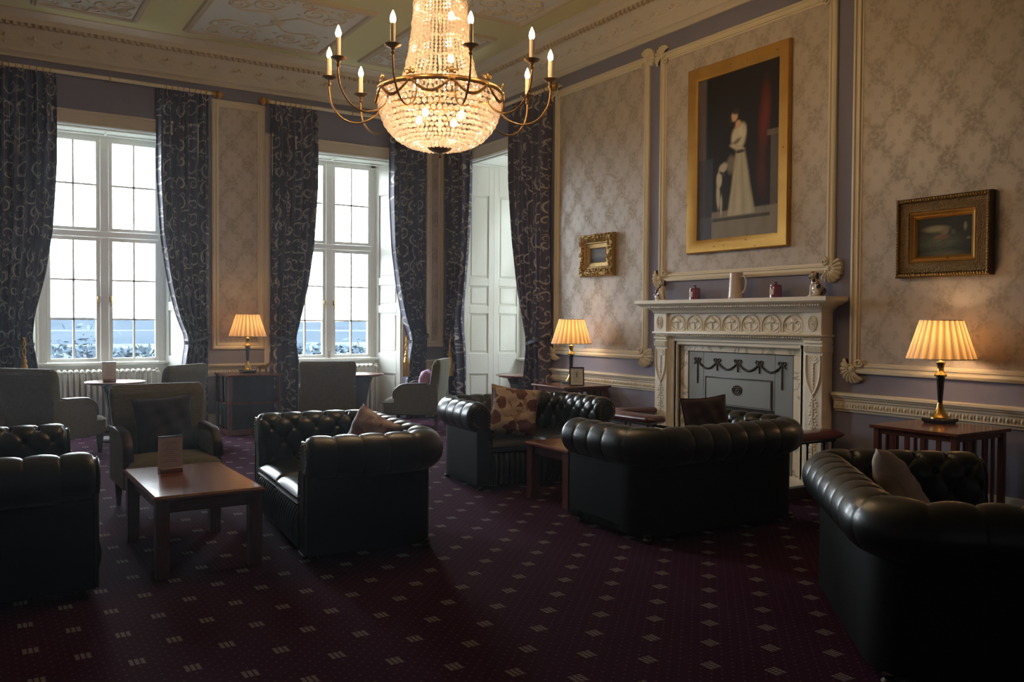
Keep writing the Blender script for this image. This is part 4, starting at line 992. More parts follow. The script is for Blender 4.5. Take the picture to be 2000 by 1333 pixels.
# ------------------------------------------------------------------ chandelier
CH = thing('chandelier', 'crystal basket chandelier with ten lit candle arms', 'chandelier', (3.18, 6.06, 0))
cry = MB()
def octa(m, c, r, h):
    m.add([(c[0]+r,c[1],c[2]),(c[0],c[1]+r,c[2]),(c[0]-r,c[1],c[2]),(c[0],c[1]-r,c[2]),(c[0],c[1],c[2]+h),(c[0],c[1],c[2]-h)], [(0,1,4),(1,2,4),(2,3,4),(3,0,4),(1,0,5),(2,1,5),(3,2,5),(0,3,5)])
def ico(m, c, r):
    t_ = (1+5**.5)/2; V = np.array([(-1,t_,0),(1,t_,0),(-1,-t_,0),(1,-t_,0),(0,-1,t_),(0,1,t_),(0,-1,-t_),(0,1,-t_),(t_,0,-1),(t_,0,1),(-t_,0,-1),(-t_,0,1)])*r/1.9+np.array(c)
    m.add(V, [(0,11,5),(0,5,1),(0,1,7),(0,7,10),(0,10,11),(1,5,9),(5,11,4),(11,10,2),(10,7,6),(7,1,8),(3,9,4),(3,4,2),(3,2,6),(3,6,8),(3,8,9),(4,9,5),(2,4,11),(6,2,10),(8,6,7),(9,8,1)])
BK = [(3.27,.470),(3.21,.468),(3.15,.462),(3.09,.446),(3.03,.420),(2.98,.385),(2.93,.335),(2.89,.270),(2.865,.200),(2.85,.120)]
zq = np.linspace(3.25, 2.853, 26); bz = [b[0] for b in BK][::-1]; br = [b[1] for b in BK][::-1]
# rows placed at even arc length
zz_ = np.linspace(3.25, 2.852, 400); rr_ = np.interp(zz_, bz, br); arc = np.concatenate([[0], np.cumsum(np.hypot(np.diff(zz_), np.diff(rr_)))])
m = MB(); rows = int(arc[-1]/.040)
for i in range(rows):
    s_ = arc[-1]*i/(rows-1); z = np.interp(s_, arc, zz_); r = np.interp(s_, arc, rr_); n = max(16, int(64*(1 if r > .3 else r/.3)))
    br_ = min(.0225, PI*r/n*1.1)
    for k in range(n):
        a = 2*PI*(k+.5*(i%2))/n+rng.uniform(-.004,.004); ico(m, (r*math.cos(a), r*math.sin(a), z+rng.uniform(-.003,.003)), br_*rng.uniform(.85,1.05))
m.build('basket_beads', 'crystal', CH, kind='stuff')
m = MB()
TW = [(3.30,.335),(3.38,.295),(3.48,.262),(3.60,.238),(3.75,.218),(3.90,.203),(4.10,.195),(4.30,.20),(4.40,.23),(4.46,.26)]
tz = [q[0] for q in TW]; tr_ = [q[1] for q in TW]
for i, z in enumerate(np.arange(3.305, 4.45, .030)):
    r = np.interp(z, tz, tr_); n = 46
    for k in range(n):
        a = 2*PI*k/n
        if i % 5 == 2: ico(m, (r*math.cos(a), r*math.sin(a), z), .018)
        else: octa(m, (r*math.cos(a), r*math.sin(a), z), .0145, .0185)
m.build('tower_beads', 'crystal', CH, kind='stuff')
m = MB()          # pear drops below the hoop and at the crown
for k in range(40):
    a = 2*PI*k/40; octa(m, (.483*math.cos(a), .483*math.sin(a), 3.235), .012, .030)
    octa(m, (.27*math.cos(a), .27*math.sin(a), 4.42), .012, .035)
m.build('pear_drops', 'crystal', CH, kind='stuff')
m = MB().lathe([(.455,3.262),(.485,3.262),(.492,3.272),(.492,3.292),(.484,3.302),(.462,3.302),(.455,3.292)], 64, caps=False); m.grid(np.array([[(.455*math.cos(a),.455*math.sin(a),3.262),(.455*math.cos(a),.455*math.sin(a),3.292)] for a in np.arange(64)*2*PI/64]), closed_u=True)
m.build('main_hoop', 'antique_brass', CH, 40)
MB().tube([(.265*math.cos(a), .265*math.sin(a), 4.47) for a in np.arange(40)*2*PI/40], .014, 8, closed=True).build('crown_hoop', 'antique_brass', CH, 60)
MB().lathe([(.004,2.775),(.012,2.782),(.014,2.795),(.006,2.805),(.012,2.815),(.05,2.825),(.085,2.842),(.098,2.856),(.09,2.862),(.02,2.862)], 28).build('base_finial', 'antique_brass', CH, 40)
m = MB().tube([(0,0,2.86),(0,0,4.62)], .012, 8); 
for k in range(6):
    a = k*PI/3; m.tube([(0,0,3.28),(.47*math.cos(a),.47*math.sin(a),3.28)], .006, 5); m.tube([(0,0,4.5),(.26*math.cos(a),.26*math.sin(a),4.47)], .005, 5)
m.build('stem', 'antique_brass', CH, 60)
m = MB()
for k in range(12):
    c = (0,0,4.64+k*.038); vert = [(.014*math.cos(a)*(1 if k%2 else 0), .014*math.cos(a)*(0 if k%2 else 1), c[2]+.026*math.sin(a)) for a in np.arange(10)*2*PI/10]
    m.tube(vert, .004, 5, closed=True)
m.build('chain', 'antique_brass', CH, 60)
sw = orn = arm = None
for k in range(10):
    a = math.radians(36*k+18)
    if sw is None:
        m = MB(); n_ = 26
        for q in range(n_):
            b = (q/(n_-1)-.5)*math.radians(33); ico(m, (.497*math.cos(b), .497*math.sin(b), 3.26-.080*math.cos(b/math.radians(33)*PI)), .0105+.004*math.cos(b*5))
        sw = m.build('garland_swag', 'antique_brass', CH); o1 = sw
        m = MB()
        for s_ in (-1, 1): m.tube([(.492, s_*(.025+.022*math.cos(q)*(1-q/9)), 3.322+.022*math.sin(q)*(1-q/9)) for q in np.linspace(0, 6.5, 18)], .006, 5)
        m.sphere((.492,0,3.335), (.008,.014,.026), 8, 5).sphere((.495,0,3.27), (.012,.03,.02), 8, 5); orn = m.build('hoop_palmette', 'antique_brass', CH, 60); o2 = orn
    else:
        o1 = sw.copy(); o2 = orn.copy()
        for o in (o1, o2): COL.objects.link(o); o.parent = CH
    o1.rotation_euler.z = a; o2.rotation_euler.z = a+math.radians(18)
VAZ = PI/2-math.radians(27.7)            # direction from camera to chandelier, as a world angle
for k in range(10):
    th = VAZ+PI+math.radians(-22+36*k)
    if arm is None:
        arm = MB().tube(smoothpts([(.475,0,3.275),(.462,0,3.17),(.52,0,3.09),(.64,0,3.045),(.76,0,3.08),(.845,0,3.19),(.868,0,3.32),(.865,0,3.375)], 6), [.0075]*42+[.007], 8).build('arm', 'antique_brass', CH, 60)
        MB().lathe([(.008,3.33),(.016,3.345),(.010,3.36),(.018,3.378),(.050,3.392),(.060,3.402),(.055,3.405),(.02,3.398)], 20, (.865,0,0)).build('drip_pan', 'antique_brass', arm, 40)
        MB().lathe([(.018,3.398),(.018,3.545),(.012,3.55)], 14, (.865,0,0)).build('candle_tube', 'candle_tube', arm, 40)
        MB().lathe([(.006,3.545),(.016,3.556),(.021,3.574),(.017,3.596),(.007,3.622),(.001,3.635)], 12, (.865,0,0)).build('flame_bulb', 'flame_bulb', arm, 60)
        A = arm
    else: A = dup(arm, CH)
    A.rotation_euler.z = th
def pl(name, loc, W, col, r=.03, parent=None):
    l = bpy.data.lights.new(name, 'POINT'); l.energy = W; l.color = col; l.shadow_soft_size = r
    o = bpy.data.objects.new(name, l); COL.objects.link(o); o.location = loc
    if parent: o.parent = parent
WARM = (1,.66,.36)
for k in range(4):
    a = k*PI/2+.5
    MB().lathe([(.002,0),(.02,.01),(.027,.03),(.02,.055),(.008,.07)], 12, (.20*math.cos(a),.20*math.sin(a),3.06)).build('inner_bulb', 'inner_bulb', CH, 60)
    pl('basket_light', (.20*math.cos(a+.7),.20*math.sin(a+.7),3.10), 3.2, (1,.72,.46), .03, CH)
for z in (3.52, 3.85, 4.2):
    MB().lathe([(.002,0),(.02,.01),(.027,.03),(.02,.055),(.008,.07)], 12, (.07,-.05,z)).build('inner_bulb', 'inner_bulb', CH, 60)
    pl('tower_light', (-.05,.05,z+.05), 1.9, (1,.72,.46), .03, CH)

# ------------------------------------------------------------------ table lamps
def lamp(loc, label, W):
    t = thing('table_lamp', label, 'lamp', loc, 0, 'table lamps with pleated shades')
    MB().box(-.095, .095, -.095, .095, .012, .038, .006).box(-.08, .08, -.08, .08, 0, .012).build('plinth', 'ebony', t)
    MB().lathe([(.068,.038),(.068,.048),(.062,.055),(.040,.085),(.026,.12),(.020,.150),(.018,.158)], 24).build('brass_foot', 'brass', t, 40)
    MB().lathe([(.017,.155),(.020,.20),(.029,.335),(.031,.350),(.030,.356)], 24).build('column', 'ebony', t, 50)
    MB().lathe([(.030,.352),(.044,.360),(.046,.370),(.030,.385),(.022,.400),(.026,.44),(.034,.455),(.034,.465),(.020,.470),(.012,.478),(.010,.53)], 24).build('brass_neck', 'brass', t, 40)
    n, k = 288, 24; m = MB(); P = []
    for i in range(n):
        a = 2*PI*i/n; f = abs(((i*k/n) % 1)-.5)*2; row = []
        for q in np.linspace(0, 1, 8):
            r = (.240*(1-q)+.148*q)*(1+.055*(f-.5)); row.append((r*math.cos(a), r*math.sin(a), .490+.295*q))
        P.append(row)
    m.grid(np.array(P), closed_u=True); m.build('lamp_shade', 'pleated_silk', t, 30)
    m = MB()
    for r, z in ((.240,.493),(.149,.784)): m.tube([(r*math.cos(a), r*math.sin(a), z) for a in np.arange(48)*2*PI/48], .004, 6, closed=True)
    m.build('shade_trim', 'candle_tube', t, 60)
    MB().lathe([(.010,.53),(.014,.545),(.030,.585),(.028,.61),(.012,.635),(.001,.64)], 14).build('bulb', 'inner_bulb', t, 60)
    pl('lamp_light', (0,0,.66), W, WARM, .03, t)
TLx = .745
lamp((6.22, 8.42, TLx), 'lit table lamp on the slatted table left of the fireplace', 1.25)
lamp((6.29, 3.79, TLx), 'largest lit table lamp, on the slatted table at the right edge', 1.25)
lamp((3.255, 11.72, .785), 'lit table lamp on the dark bookcase between the windows', .9)

# ------------------------------------------------------------------ tables
def coffee_table(loc, w_, d_, label, rz=0):
    t = thing('coffee_table', label, 'table', loc, rz, 'low red-brown coffee tables')
    m = MB(); prof = [(0.018,.445),(0,.455),(0,.470),(.012,.482)]
    P = [[(-w_/2+i,-d_/2+i,z),(w_/2-i,-d_/2+i,z),(w_/2-i,d_/2-i,z),(-w_/2+i,d_/2-i,z)] for i, z in prof]
    m.grid(np.array(P), closed_v=True, flip=True).add(P[-1], [(0,1,2,3)]).add(P[0], [(3,2,1,0)]); m.build('table_top', 'oak_red', t)
    a, b = w_/2-.052, d_/2-.052
    m = MB().box(-a, a, -b-.01, -b+.012, .375, .446, .003).box(-a, a, b-.012, b+.01, .375, .446, .003).box(-a-.01, -a+.012, -b, b, .375, .446, .003).box(a-.012, a+.01, -b, b, .375, .446, .003)
    m.build('apron', 'mahogany', t)
    lg = None
    for x in (-a, a):
        for y in (-b, b):
            if lg is None:
                P = [[(sx*h, sy*h, z) for sx, sy in ((-1,-1),(1,-1),(1,1),(-1,1))] for z, h in ((0,.036),(.34,.038),(.445,.038))]
                lg = MB().grid(np.array(P), closed_v=True, flip=True).add(P[0], [(3,2,1,0)]).build('leg', 'mahogany_up', t); o = lg
            else: o = lg.copy(); COL.objects.link(o); o.parent = t
            o.location = (x, y, 0)
    return t
coffee_table((1.24, 5.78, 0), .64, 1.10, 'large wooden coffee table with visible grain in front of the fabric armchair')
coffee_table((4.60, 5.83, 0), 1.10, .62, 'wooden coffee table half hidden behind the middle leather sofa')
coffee_table((-.03, 9.55, 0), .62, .62, 'wooden coffee table barely seen at the left edge of the picture')
def slat_table(loc, label):
    t = thing('slatted_table', label, 'table', loc, 0, 'square slatted side tables')
    h = .345
    MB().box(-h, h, -h, h, .72, .745, .004).build('table_top', 'mahogany', t)
    lg = sl = None; a = h-.045
    for x in (-a, a):
        for y in (-a, a):
            if lg is None: lg = MB().box(-.022, .022, -.022, .022, 0, .72, .003).build('leg', 'mahogany_up', t); o = lg
            else: o = lg.copy(); COL.objects.link(o); o.parent = t
            o.location = (x, y, 0)
    for k in range(4):
        for x in (-.18,-.06,.06,.18):
            if sl is None: sl = MB().box(-.018, .018, -.007, .007, .16, .68, .002).build('slat', 'mahogany_up', t); o = sl
            else: o = sl.copy(); COL.objects.link(o); o.parent = t
            X, Y = (x, -a) if k == 0 else (x, a) if k == 1 else (-a, x) if k == 2 else (a, x)
            o.location = (X, Y, 0); o.rotation_euler.z = 0 if k < 2 else PI/2
    for z in (.68, .12):
        m = MB()
        for s_ in (-1, 1): m.box(-a, a, s_*a-.012, s_*a+.012, z, z+.04, .002).box(s_*a-.012, s_*a+.012, -a, a, z, z+.04, .002)
        m.build('rail', 'mahogany', t)
    MB().box(-a, a, -a, a, .135, .15).build('shelf', 'mahogany', t)
slat_table((6.18, 8.37, 0), 'square slatted table under the lamp left of the fireplace')
slat_table((6.10, 3.68, 0), 'square slatted table under the lamp at the right edge')
def round_table(loc, label, top='mahogany', n=48, R=.35):
    t = thing('pedestal_table', label, 'table', loc, 0, 'pedestal tables in the window bays')
    MB().lathe([(R-.09,.690),(R-.02,.708),(R,.716),(R,.726),(R-.008,.732)], n).build('table_top', top, t, 30)
    MB().lathe([(.215,0),(.22,.02),(.20,.04),(.10,.055),(.06,.06)], n).build('base', 'dark_wood', t, 30)
    P = [[(sx*h, sy*h, z) for sx, sy in ((-1,-1),(1,-1),(1,1),(-1,1))] for z, h in ((.05,.055),(.3,.07),(.60,.115),(.695,.15))]
    MB().grid(np.array(P), closed_v=True, flip=True).build('pedestal', 'dark_wood', t)
round_table((1.60, 11.58, 0), 'round pedestal table with menu card before the left window')
round_table((4.86, 11.72, 0), 'round pedestal table behind the plain-backed armchair at the middle window')
round_table((6.80, 10.42, 0), 'eight-sided pedestal table before the white shutters', n=8, R=.37)

BKC = thing('bookcase_table', 'dark square slatted bookcase carrying a lamp between the windows', 'bookcase', (3.23, 11.62, 0))
h = .34
MB().box(-h-.015, h+.015, -h-.015, h+.015, .76, .785, .004).build('top', 'mahogany', BKC)
MB().box(-h, h, -h, h, .40, .425, .003).build('middle_shelf', 'mahogany', BKC)
MB().box(-h-.01, h+.01, -h-.01, h+.01, 0, .075, .006).build('plinth', 'mahogany', BKC)
for x in (-h+.02, h-.02):
    for y in (-h+.02, h-.02): MB().box(x-.02, x+.02, y-.02, y+.02, .07, .76, .003).build('corner_post', 'mahogany_up', BKC)
for z0, z1 in ((.075,.40),(.425,.76)):
    for k in range(4):
        for q in (-.17, 0, .17):
            m = MB(); (m.box(q-.028, q+.028, -h-.004, -h+.006, z0, z1) if k == 0 else m.box(q-.028, q+.028, h-.006, h+.004, z0, z1) if k == 1 else m.box(-h-.004, -h+.006, q-.028, q+.028, z0, z1) if k == 2 else m.box(h-.006, h+.004, q-.028, q+.028, z0, z1)).build('slat', 'dark_wood', BKC)
    MB().box(-h+.07, h-.07, -h+.07, h-.07, z0, z1).build('inner_core', 'dark_wood', BKC)
t = thing('animal_figurine', 'small bronze horse figurine beside the lamp on the dark bookcase', 'figurine', (3.40, 11.52, .785))
MB().box(-.09, .09, -.03, .03, 0, .012, .003).build('stand', 'bronze_animal', t)
m = MB().sphere((0,0,.085), (.065,.024,.028), 12, 8).tube(smoothpts([(.05,0,.09),(.08,0,.12),(.095,0,.135)]), [.024]*6+[.016]*7, 8).sphere((.11,0,.125), (.026,.012,.014), 8, 6)
for x in (-.05,-.035,.035,.05): m.tube([(x,.012 if x in (-.05,.05) else -.012,.075),(x+.004,0,.045),(x,.0,.01)], [.011,.007,.006], 6)
m.tube(smoothpts([(-.06,0,.095),(-.082,0,.08),(-.085,0,.04)]), .006, 6); m.build('horse', 'bronze_animal', t, 80)

def menu(loc, rz, label):
    t = thing('menu_holder', label, 'menu', loc, rz, 'menu cards in wooden holders')
    MB().box(-.075, .075, -.028, .028, 0, .032, .004).build('wooden_base', 'oak_red', t)
    MB().box(-.080, .080, -.003, .003, .028, .235).build('menu_card', 'card', t)
    MB().box(-.080, .080, -.004, .004, .233, .243).build('blue_heading', 'card_blue', t)
    m = MB()
    for k in range(11): w_ = .05-.012*(k % 3); m.box(-w_, w_, -.0035, -.003, .07+k*.013, .074+k*.013)
    m.build('printed_lines', 'print_grey', t)
menu((1.17, 6.05, .482), .15, 'menu card in a wooden holder on the large coffee table')
menu((1.52, 11.50, .732), .1, 'menu card in a wooden holder on the round table by the left window')
t = thing('photo_frame', 'black framed printed notice leaning on the lamp table left of the fireplace', 'frame', (6.03, 8.05, .752), math.radians(-32)); t.scale = (1.4,1.4,1.35)
F = bpy.data.objects.new('tilted_frame', None); COL.objects.link(F); F.parent = t; F.rotation_euler = (math.radians(-14), 0, 0)
MB().frame(-.062, .062, 0.0, .165, [(0,0),(0,.012),(.004,.014),(.010,.012),(.011,.006)]).build('frame', 'ebony', F)
MB().box(-.058, .058, -.005, -.002, .004, .161).build('paper', 'paper', F)
m = MB()
for k in range(9): w_ = .036-.009*(k % 3); m.box(-w_, w_, -.0058, -.005, .03+k*.012, .034+k*.012)
m.build('printed_lines', 'print_grey', F)
MB().tube([(0,0,.12),(0,.045,-.008)], .003, 5).build('strut', 'ebony', t)
t = thing('tumbler', 'tumbler with a purple drink at the left edge, on a coffee table', 'glass', (.26, 9.52, .482), 0)
MB().lathe([(.030,0),(.033,.01),(.038,.17),(.036,.17),(.031,.015),(.0,.012)], 20, caps=False).build('glass_wall', 'window_glass', t, 60)
MB().lathe([(.029,.012),(.0335,.09)], 20).build('drink', 'glass_purple', t, 60)
t = tag(MB().lathe([(.03,0),(.032,.01),(.032,.10),(.014,.12),(.012,.15),(.015,.155),(.013,.16)], 18).build('water_bottle', 'piping_pale', smooth=50, loc=(4.74, YW+TH-.03, .925)), 'small pale bottle standing on the sill of the middle window', 'bottle')

# ------------------------------------------------------------------ chesterfield sofas (origin on the floor at the centre, front = -y)
def make_sofa():
    t = thing('chesterfield_sofa', '', 'sofa', (0,0,0), 0, 'dark green leather chesterfields')
    HX, YB, YFr, rc = .70, .36, -.44, .17
    # path of the centre line: left front -> back -> right front
    path = []; T_ = []
    def seg(p, q, n):
        for k in range(n): s = k/n; path.append((p[0]+(q[0]-p[0])*s, p[1]+(q[1]-p[1])*s))
    seg((-HX,YFr), (-HX,YB-rc), 90)
    for k in range(50): a = PI-k/50*PI/2; path.append((-HX+rc+rc*math.cos(a), YB-rc+rc*math.sin(a)))
    seg((-HX+rc,YB), (HX-rc,YB), 170)
    for k in range(50): a = PI/2-k/50*PI/2; path.append((HX-rc+rc*math.cos(a), YB-rc+rc*math.sin(a)))
    seg((HX,YB-rc), (HX,YFr), 90); path.append((HX,YFr))
    P = np.array(path); d = np.gradient(P, axis=0); d /= np.linalg.norm(d, axis=1)[:,None]; nrm = np.stack([-d[:,1], d[:,0]], 1)   # outward
    s = np.concatenate([[0], np.cumsum(np.linalg.norm(np.diff(P, axis=0), axis=1))]); Lp = s[-1]; ncol = round(Lp/.165); ds = Lp/ncol
    cn, cz, R = .040, .652, .128
    a0 = -math.acos(.035/R); th = np.linspace(a0, PI, 46); sec = [(cn+R*math.cos(a), cz+R*math.sin(a)) for a in th]
    for q in np.linspace(0, 1, 22)[1:]: sec.append((cn-R+.012*q, cz-(cz-.36)*q))
    sec = np.array(sec); tt = np.concatenate([[0], np.cumsum(np.linalg.norm(np.diff(sec, axis=0), axis=1))])
    sd = np.gradient(sec, axis=0); sd /= np.linalg.norm(sd, axis=1)[:,None]; sn = np.stack([sd[:,1], -sd[:,0]], 1)
    t1 = np.interp(math.radians(112), th, tt[:46]); dt = .115
    Sg, Tg = np.meshgrid(s/ds, tt, indexing='ij'); tau = np.maximum(0, (Tg-t1)/dt)
    A_, B_ = Sg+tau/2, Sg-tau/2
    fadeE = np.clip(np.minimum(s, Lp-s)/.03, 0, 1)[:,None]
    roll = np.clip((Tg-t1+.12)/.14, 0, 1); depth = .012+.017*roll; depth = depth*np.clip(Tg/.08, .15, 1)
    hgt = (np.abs(np.sin(PI*A_))*np.abs(np.sin(PI*B_)))**(.11+.13*roll)
    disp = depth*(hgt-1)*fadeE + .006
    k = np.round(A_); l_ = np.round(B_); dd = np.hypot((A_-k)*ds, (B_-l_)*ds); disp -= .024*np.exp(-(dd/.024)**2)*(tau >= 0)*(Tg > t1-.03)
    # a pleat line stays crisp over the roll
    e_ = np.minimum(s, Lp-s); rd = .035*(1-np.sqrt(np.clip(1-(1-np.clip(e_/.045,0,1))**2,0,1)))[:,None]; disp = disp-rd*(sec[None,:,1] > .45)
    V = np.zeros(Sg.shape+(3,)); N_ = sec[None,:,0]+sn[None,:,0]*disp; Z_ = sec[None,:,1]+sn[None,:,1]*disp
    V[...,0] = P[:,0][:,None]+nrm[:,0][:,None]*N_; V[...,1] = P[:,1][:,None]+nrm[:,1][:,None]*N_; V[...,2] = Z_
    MB().grid(V, flip=True).build('tufted_upholstery', 'leather', t, 180)
    # buttons
    m = MB()
    for r_ in range(4):
        for c in range(ncol+1):
            ss = (c+(.5 if r_ % 2 else 0))*ds
            if ss < .05 or ss > Lp-.05: continue
            tq = t1+r_*dt
            if tq > tt[-1]-.02: continue
            i = np.argmin(abs(s-ss)); j = np.argmin(abs(tt-tq)); m.sphere(V[i,j], (.013,.013,.011), 7, 5)
    m.build('buttons', 'leather', t, 80, kind='stuff')
    # outer panels
    O = np.array([[(P[i,0]+nrm[i,0]*.075, P[i,1]+nrm[i,1]*.075, z) for z in (.05,.30,.535)] for i in range(0, len(P), 5)]+[[(P[-1,0]+nrm[-1,0]*.075, P[-1,1]+nrm[-1,1]*.075, z) for z in (.05,.30,.535)]])
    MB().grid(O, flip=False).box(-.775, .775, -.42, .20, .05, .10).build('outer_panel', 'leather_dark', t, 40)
    # arm facings
    for sx in (-1, 1):
        out = [(.070,.055),(.070,.52)]+[(cn+(q[0]-cn)*.78, cz+(q[1]-cz)*.78) if q[1] > .52 else tuple(q) for q in sec[::3]]+[(cn-R+.012,.36),(cn-R+.014,.055)]
        poly = [(sx*(HX+n_), z) for n_, z in out]
        if sx < 0: poly = poly
        o = MB().prism(poly if sx > 0 else poly[::-1], YFr-.014, YFr+.01); o.tube([(x, YFr-.014, z) for x, z in poly], .006, 5, closed=True)
        ob = o.build('arm_facing', 'leather', t, 40)
        m = MB()
        for q in range(2, len(out), 1):
            x, z = out[q]; m.sphere((sx*(HX+cn+(x-cn)*.86) if z > .5 else sx*(HX+x*.8), YFr-.016, cz+(z-cz)*.86 if z > .5 else z), (.006,.004,.006), 6, 4)
        m.build('nail_studs', 'brass_stud', ob, 80, kind='stuff')
    # ruched seat rail
    X = np.linspace(-.625, .625, 340); Zr = np.linspace(.05, .335, 14); G = []
    for x in X:
        rip = abs(math.sin(PI*x/.060))**.6; G.append([(x, YFr+.02-(.026+.045*rip)*math.sin(PI*min(1,max(0,(z-.045)/.30)))**.5, z) for z in Zr])
    MB().grid(np.array(G)).box(-.63, .63, YFr+.02, .2, .06, .30).build('ruched_rail', 'leather', t, 60)
    # two loose seat cushions
    cu = None
    for sx in (-1, 1):
        if cu is None:
            nu, nv = 26, 26; m = MB(); top = []; u_ = np.linspace(-1, 1, nu)
            def sup(u): return np.sign(u)*(1-(1-abs(u))**1.0)
            Tt = []; Bt = []
            for a in u_:
                r1 = []; r2 = []
                for b in u_:
                    e = (1-abs(a)**8)*(1-abs(b)**8); x, y = a*.310, -.095+b*.365
                    r1.append((x*(1-.0*e), y, .385+.050*e**.35+.022*(1-a*a)*(1-b*b))); r2.append((x, y, .345-.035*e**.3))
                Tt.append(r1); Bt.append(r2)
            m.grid(np.array(Tt)); m.grid(np.array(Bt), flip=True)
            edge = [(-1,-1),(1,-1),(1,1),(-1,1)]
            W_ = [[(a*.310, -.095+b*.365, z) for a, b in edge] for z in (.345,.385)]; m.grid(np.array(W_), closed_v=True, flip=True)
            for z in (.345,.385): m.tube([(a*.312, -.095+b*.367, z) for a, b in ((-1,-.96),(-.96,-1),(.96,-1),(1,-.96),(1,.96),(.96,1),(-.96,1),(-1,.96))], .007, 6, closed=True)
            cu = m.build('seat_cushion', 'leather', t, 50); o = cu
        else: o = cu.copy(); COL.objects.link(o); o.parent = t
        o.location = (sx*.312, 0, 0)
    ft = None
    for x in (-.70, .70):
        for y in (-.38, .37):
            if ft is None: ft = MB().lathe([(.022,0),(.030,.010),(.032,.024),(.02,.036),(.026,.045),(.026,.055)], 14).build('castor_foot', 'dark_wood', t, 40); o = ft
            else: o = ft.copy(); COL.objects.link(o); o.parent = t
            o.location = (x, y, 0)
    return t
def place(o, cx, cy, f): o.location = (cx, cy, 0); o.rotation_euler.z = math.atan2(f[0], -f[1])
SF = [((2.285, 5.83), (-.995,.093), 'dark green leather chesterfield in the centre, side on, with ruched front and mauve floral cushion'),
      ((4.53, 6.90), (-.09,-.996), 'dark green leather chesterfield facing the camera with cream floral cushion'),
      ((4.62, 4.77), (.02,1.0), 'dark green leather chesterfield seen from behind, in front of the fireplace'),
      ((3.97, 2.41), (.738,-.675), 'dark green leather chesterfield at the lower right corner with beige cushion'),
      ((.16, 5.86), (1.0,.0), 'dark green leather chesterfield at the lower left, cut off by the picture edge')]
so = make_sofa()
for i, (c, f, lab) in enumerate(SF):
    o = so if i == 0 else dup(so)
    place(o, c[0], c[1], f); o['label'] = lab
    if i == 1: o.scale.x = .89

# ------------------------------------------------------------------ upholstered armchairs
def make_chair():
    t = thing('armchair', '', 'armchair', (0,0,0), 0, 'olive fabric armchairs')
    def rounded(x0, x1, y0, y1, z0, z1, b): return MB().box(x0, x1, y0, y1, z0, z1, b)
    # back: tapering reclined slab with rounded top
    G = []; n = 20
    for k in range(n+1):
        q = k/n; z = .26+q*.71; hw = .315+.06*q; yb = .33+.085*q; th = .17-.040*q; r = .03
        e = 1 if k < n-2 else (.97,.90,.72)[k-n+2]; th2 = th*(1 if k < n-2 else (.96,.8,.45)[k-n+2])
        ring = []
        for a in np.arange(28)*2*PI/28:
            cx, sy = math.cos(a), math.sin(a); p = .28
            ring.append((hw*e**.3*np.sign(cx)*abs(cx)**p, yb-th/2+th2/2*np.sign(sy)*abs(sy)**p+(.0), z-(0 if e == 1 else 0)))
        G.append(ring)
    m = MB().grid(np.array(G), closed_v=True, flip=True); m.f.append(tuple(range(n*28, n*28+28))); m.build('backrest', 'olive_cloth', t, 50)
    m = MB(); m.box(-.350, .350, -.42, .30, .20, .40, .03).build('seat_base', 'olive_cloth', t)
    nu = 20; Tt = []
    for a in np.linspace(-1, 1, nu): Tt.append([(a*.345, -.075+b*.345, .375+.06*((1-abs(a)**6)*(1-abs(b)**6))**.4+.025*(1-a*a)*(1-b*b)) for b in np.linspace(-1, 1, nu)])
    MB().grid(np.array(Tt)).build('seat_cushion', 'olive_cloth', t, 60)
    arm = None
    for s_ in (-1, 1):
        pr = [(-.25,.22),(.36,.22),(.36,.64),(-.12,.625)]+[(-.12-.13*math.sin(a), .505+.12*math.cos(a)) for a in np.linspace(.2, PI/2, 7)]
        poly = [(y, z) for y, z in pr]
        a_, b_ = (.295,.362) if s_ > 0 else (-.362,-.295)
        ob = MB().prism(poly, a_, b_, 'yz').build('arm', 'olive_cloth', t, 40)
        c = smoothpts([(s_*.328,.20,.640),(s_*.328,-.06,.632),(s_*.328,-.16,.612),(s_*.328,-.235,.555),(s_*.328,-.258,.50),(s_*.328,-.260,.43)], 5)
        P = []
        for i, q in enumerate(c):
            tn = c[min(i+1, len(c)-1)]-c[max(i-1, 0)]; tn /= np.linalg.norm(tn); nn = np.array([0, tn[2], -tn[1]]); nn = nn if np.dot(nn, [0,-.5,1]) > 0 else -nn
            P.append([q+np.array([x,0,0])+nn*h_ for x, h_ in ((-.036,-.004),(-.036,.008),(-.024,.014),(.024,.014),(.036,.008),(.036,-.004))])
        m = MB().grid(np.array(P), closed_v=True); m.f.append(tuple(range(6))); m.f.append(tuple(range((len(c)-1)*6, len(c)*6)))
        m.build('arm_cap', 'dark_wood', ob, 40)
    lg = None
    for x in (-.30, .30):
        for y in (-.36, .33):
            if lg is None:
                P = [[(sx*h, sy*h, z) for sx, sy in ((-1,-1),(1,-1),(1,1),(-1,1))] for z, h in ((0,.014),(.21,.028))]
                lg = MB().grid(np.array(P), closed_v=True, flip=True).add(P[0], [(3,2,1,0)]).build('leg', 'dark_wood', t); o = lg
            else: o = lg.copy(); COL.objects.link(o); o.parent = t
            o.location = (x, y, 0)
    return t
CHR = [((1.37, 7.22), (.02,-1), 'olive armchair facing the camera with a dark cushion, behind the large coffee table'),
       ((.84, 10.62), (.75,.66), 'olive armchair at the left edge seen from behind, facing the left window'),
       ((2.00, 10.85), (-.67,.75), 'olive armchair turned away, between the round table and the dark bookcase'),
       ((4.10, 11.02), (.30,.95), 'olive armchair with its plain back to the camera, in front of the middle window'),
       ((5.42, 10.95), (-.77,.64), 'olive armchair in profile facing left, by the corner behind the far sofa')]
ch = make_chair()
for i, (c, f, lab) in enumerate(CHR):
    o = ch if i == 0 else dup(ch)
    place(o, c[0], c[1], f); o['label'] = lab

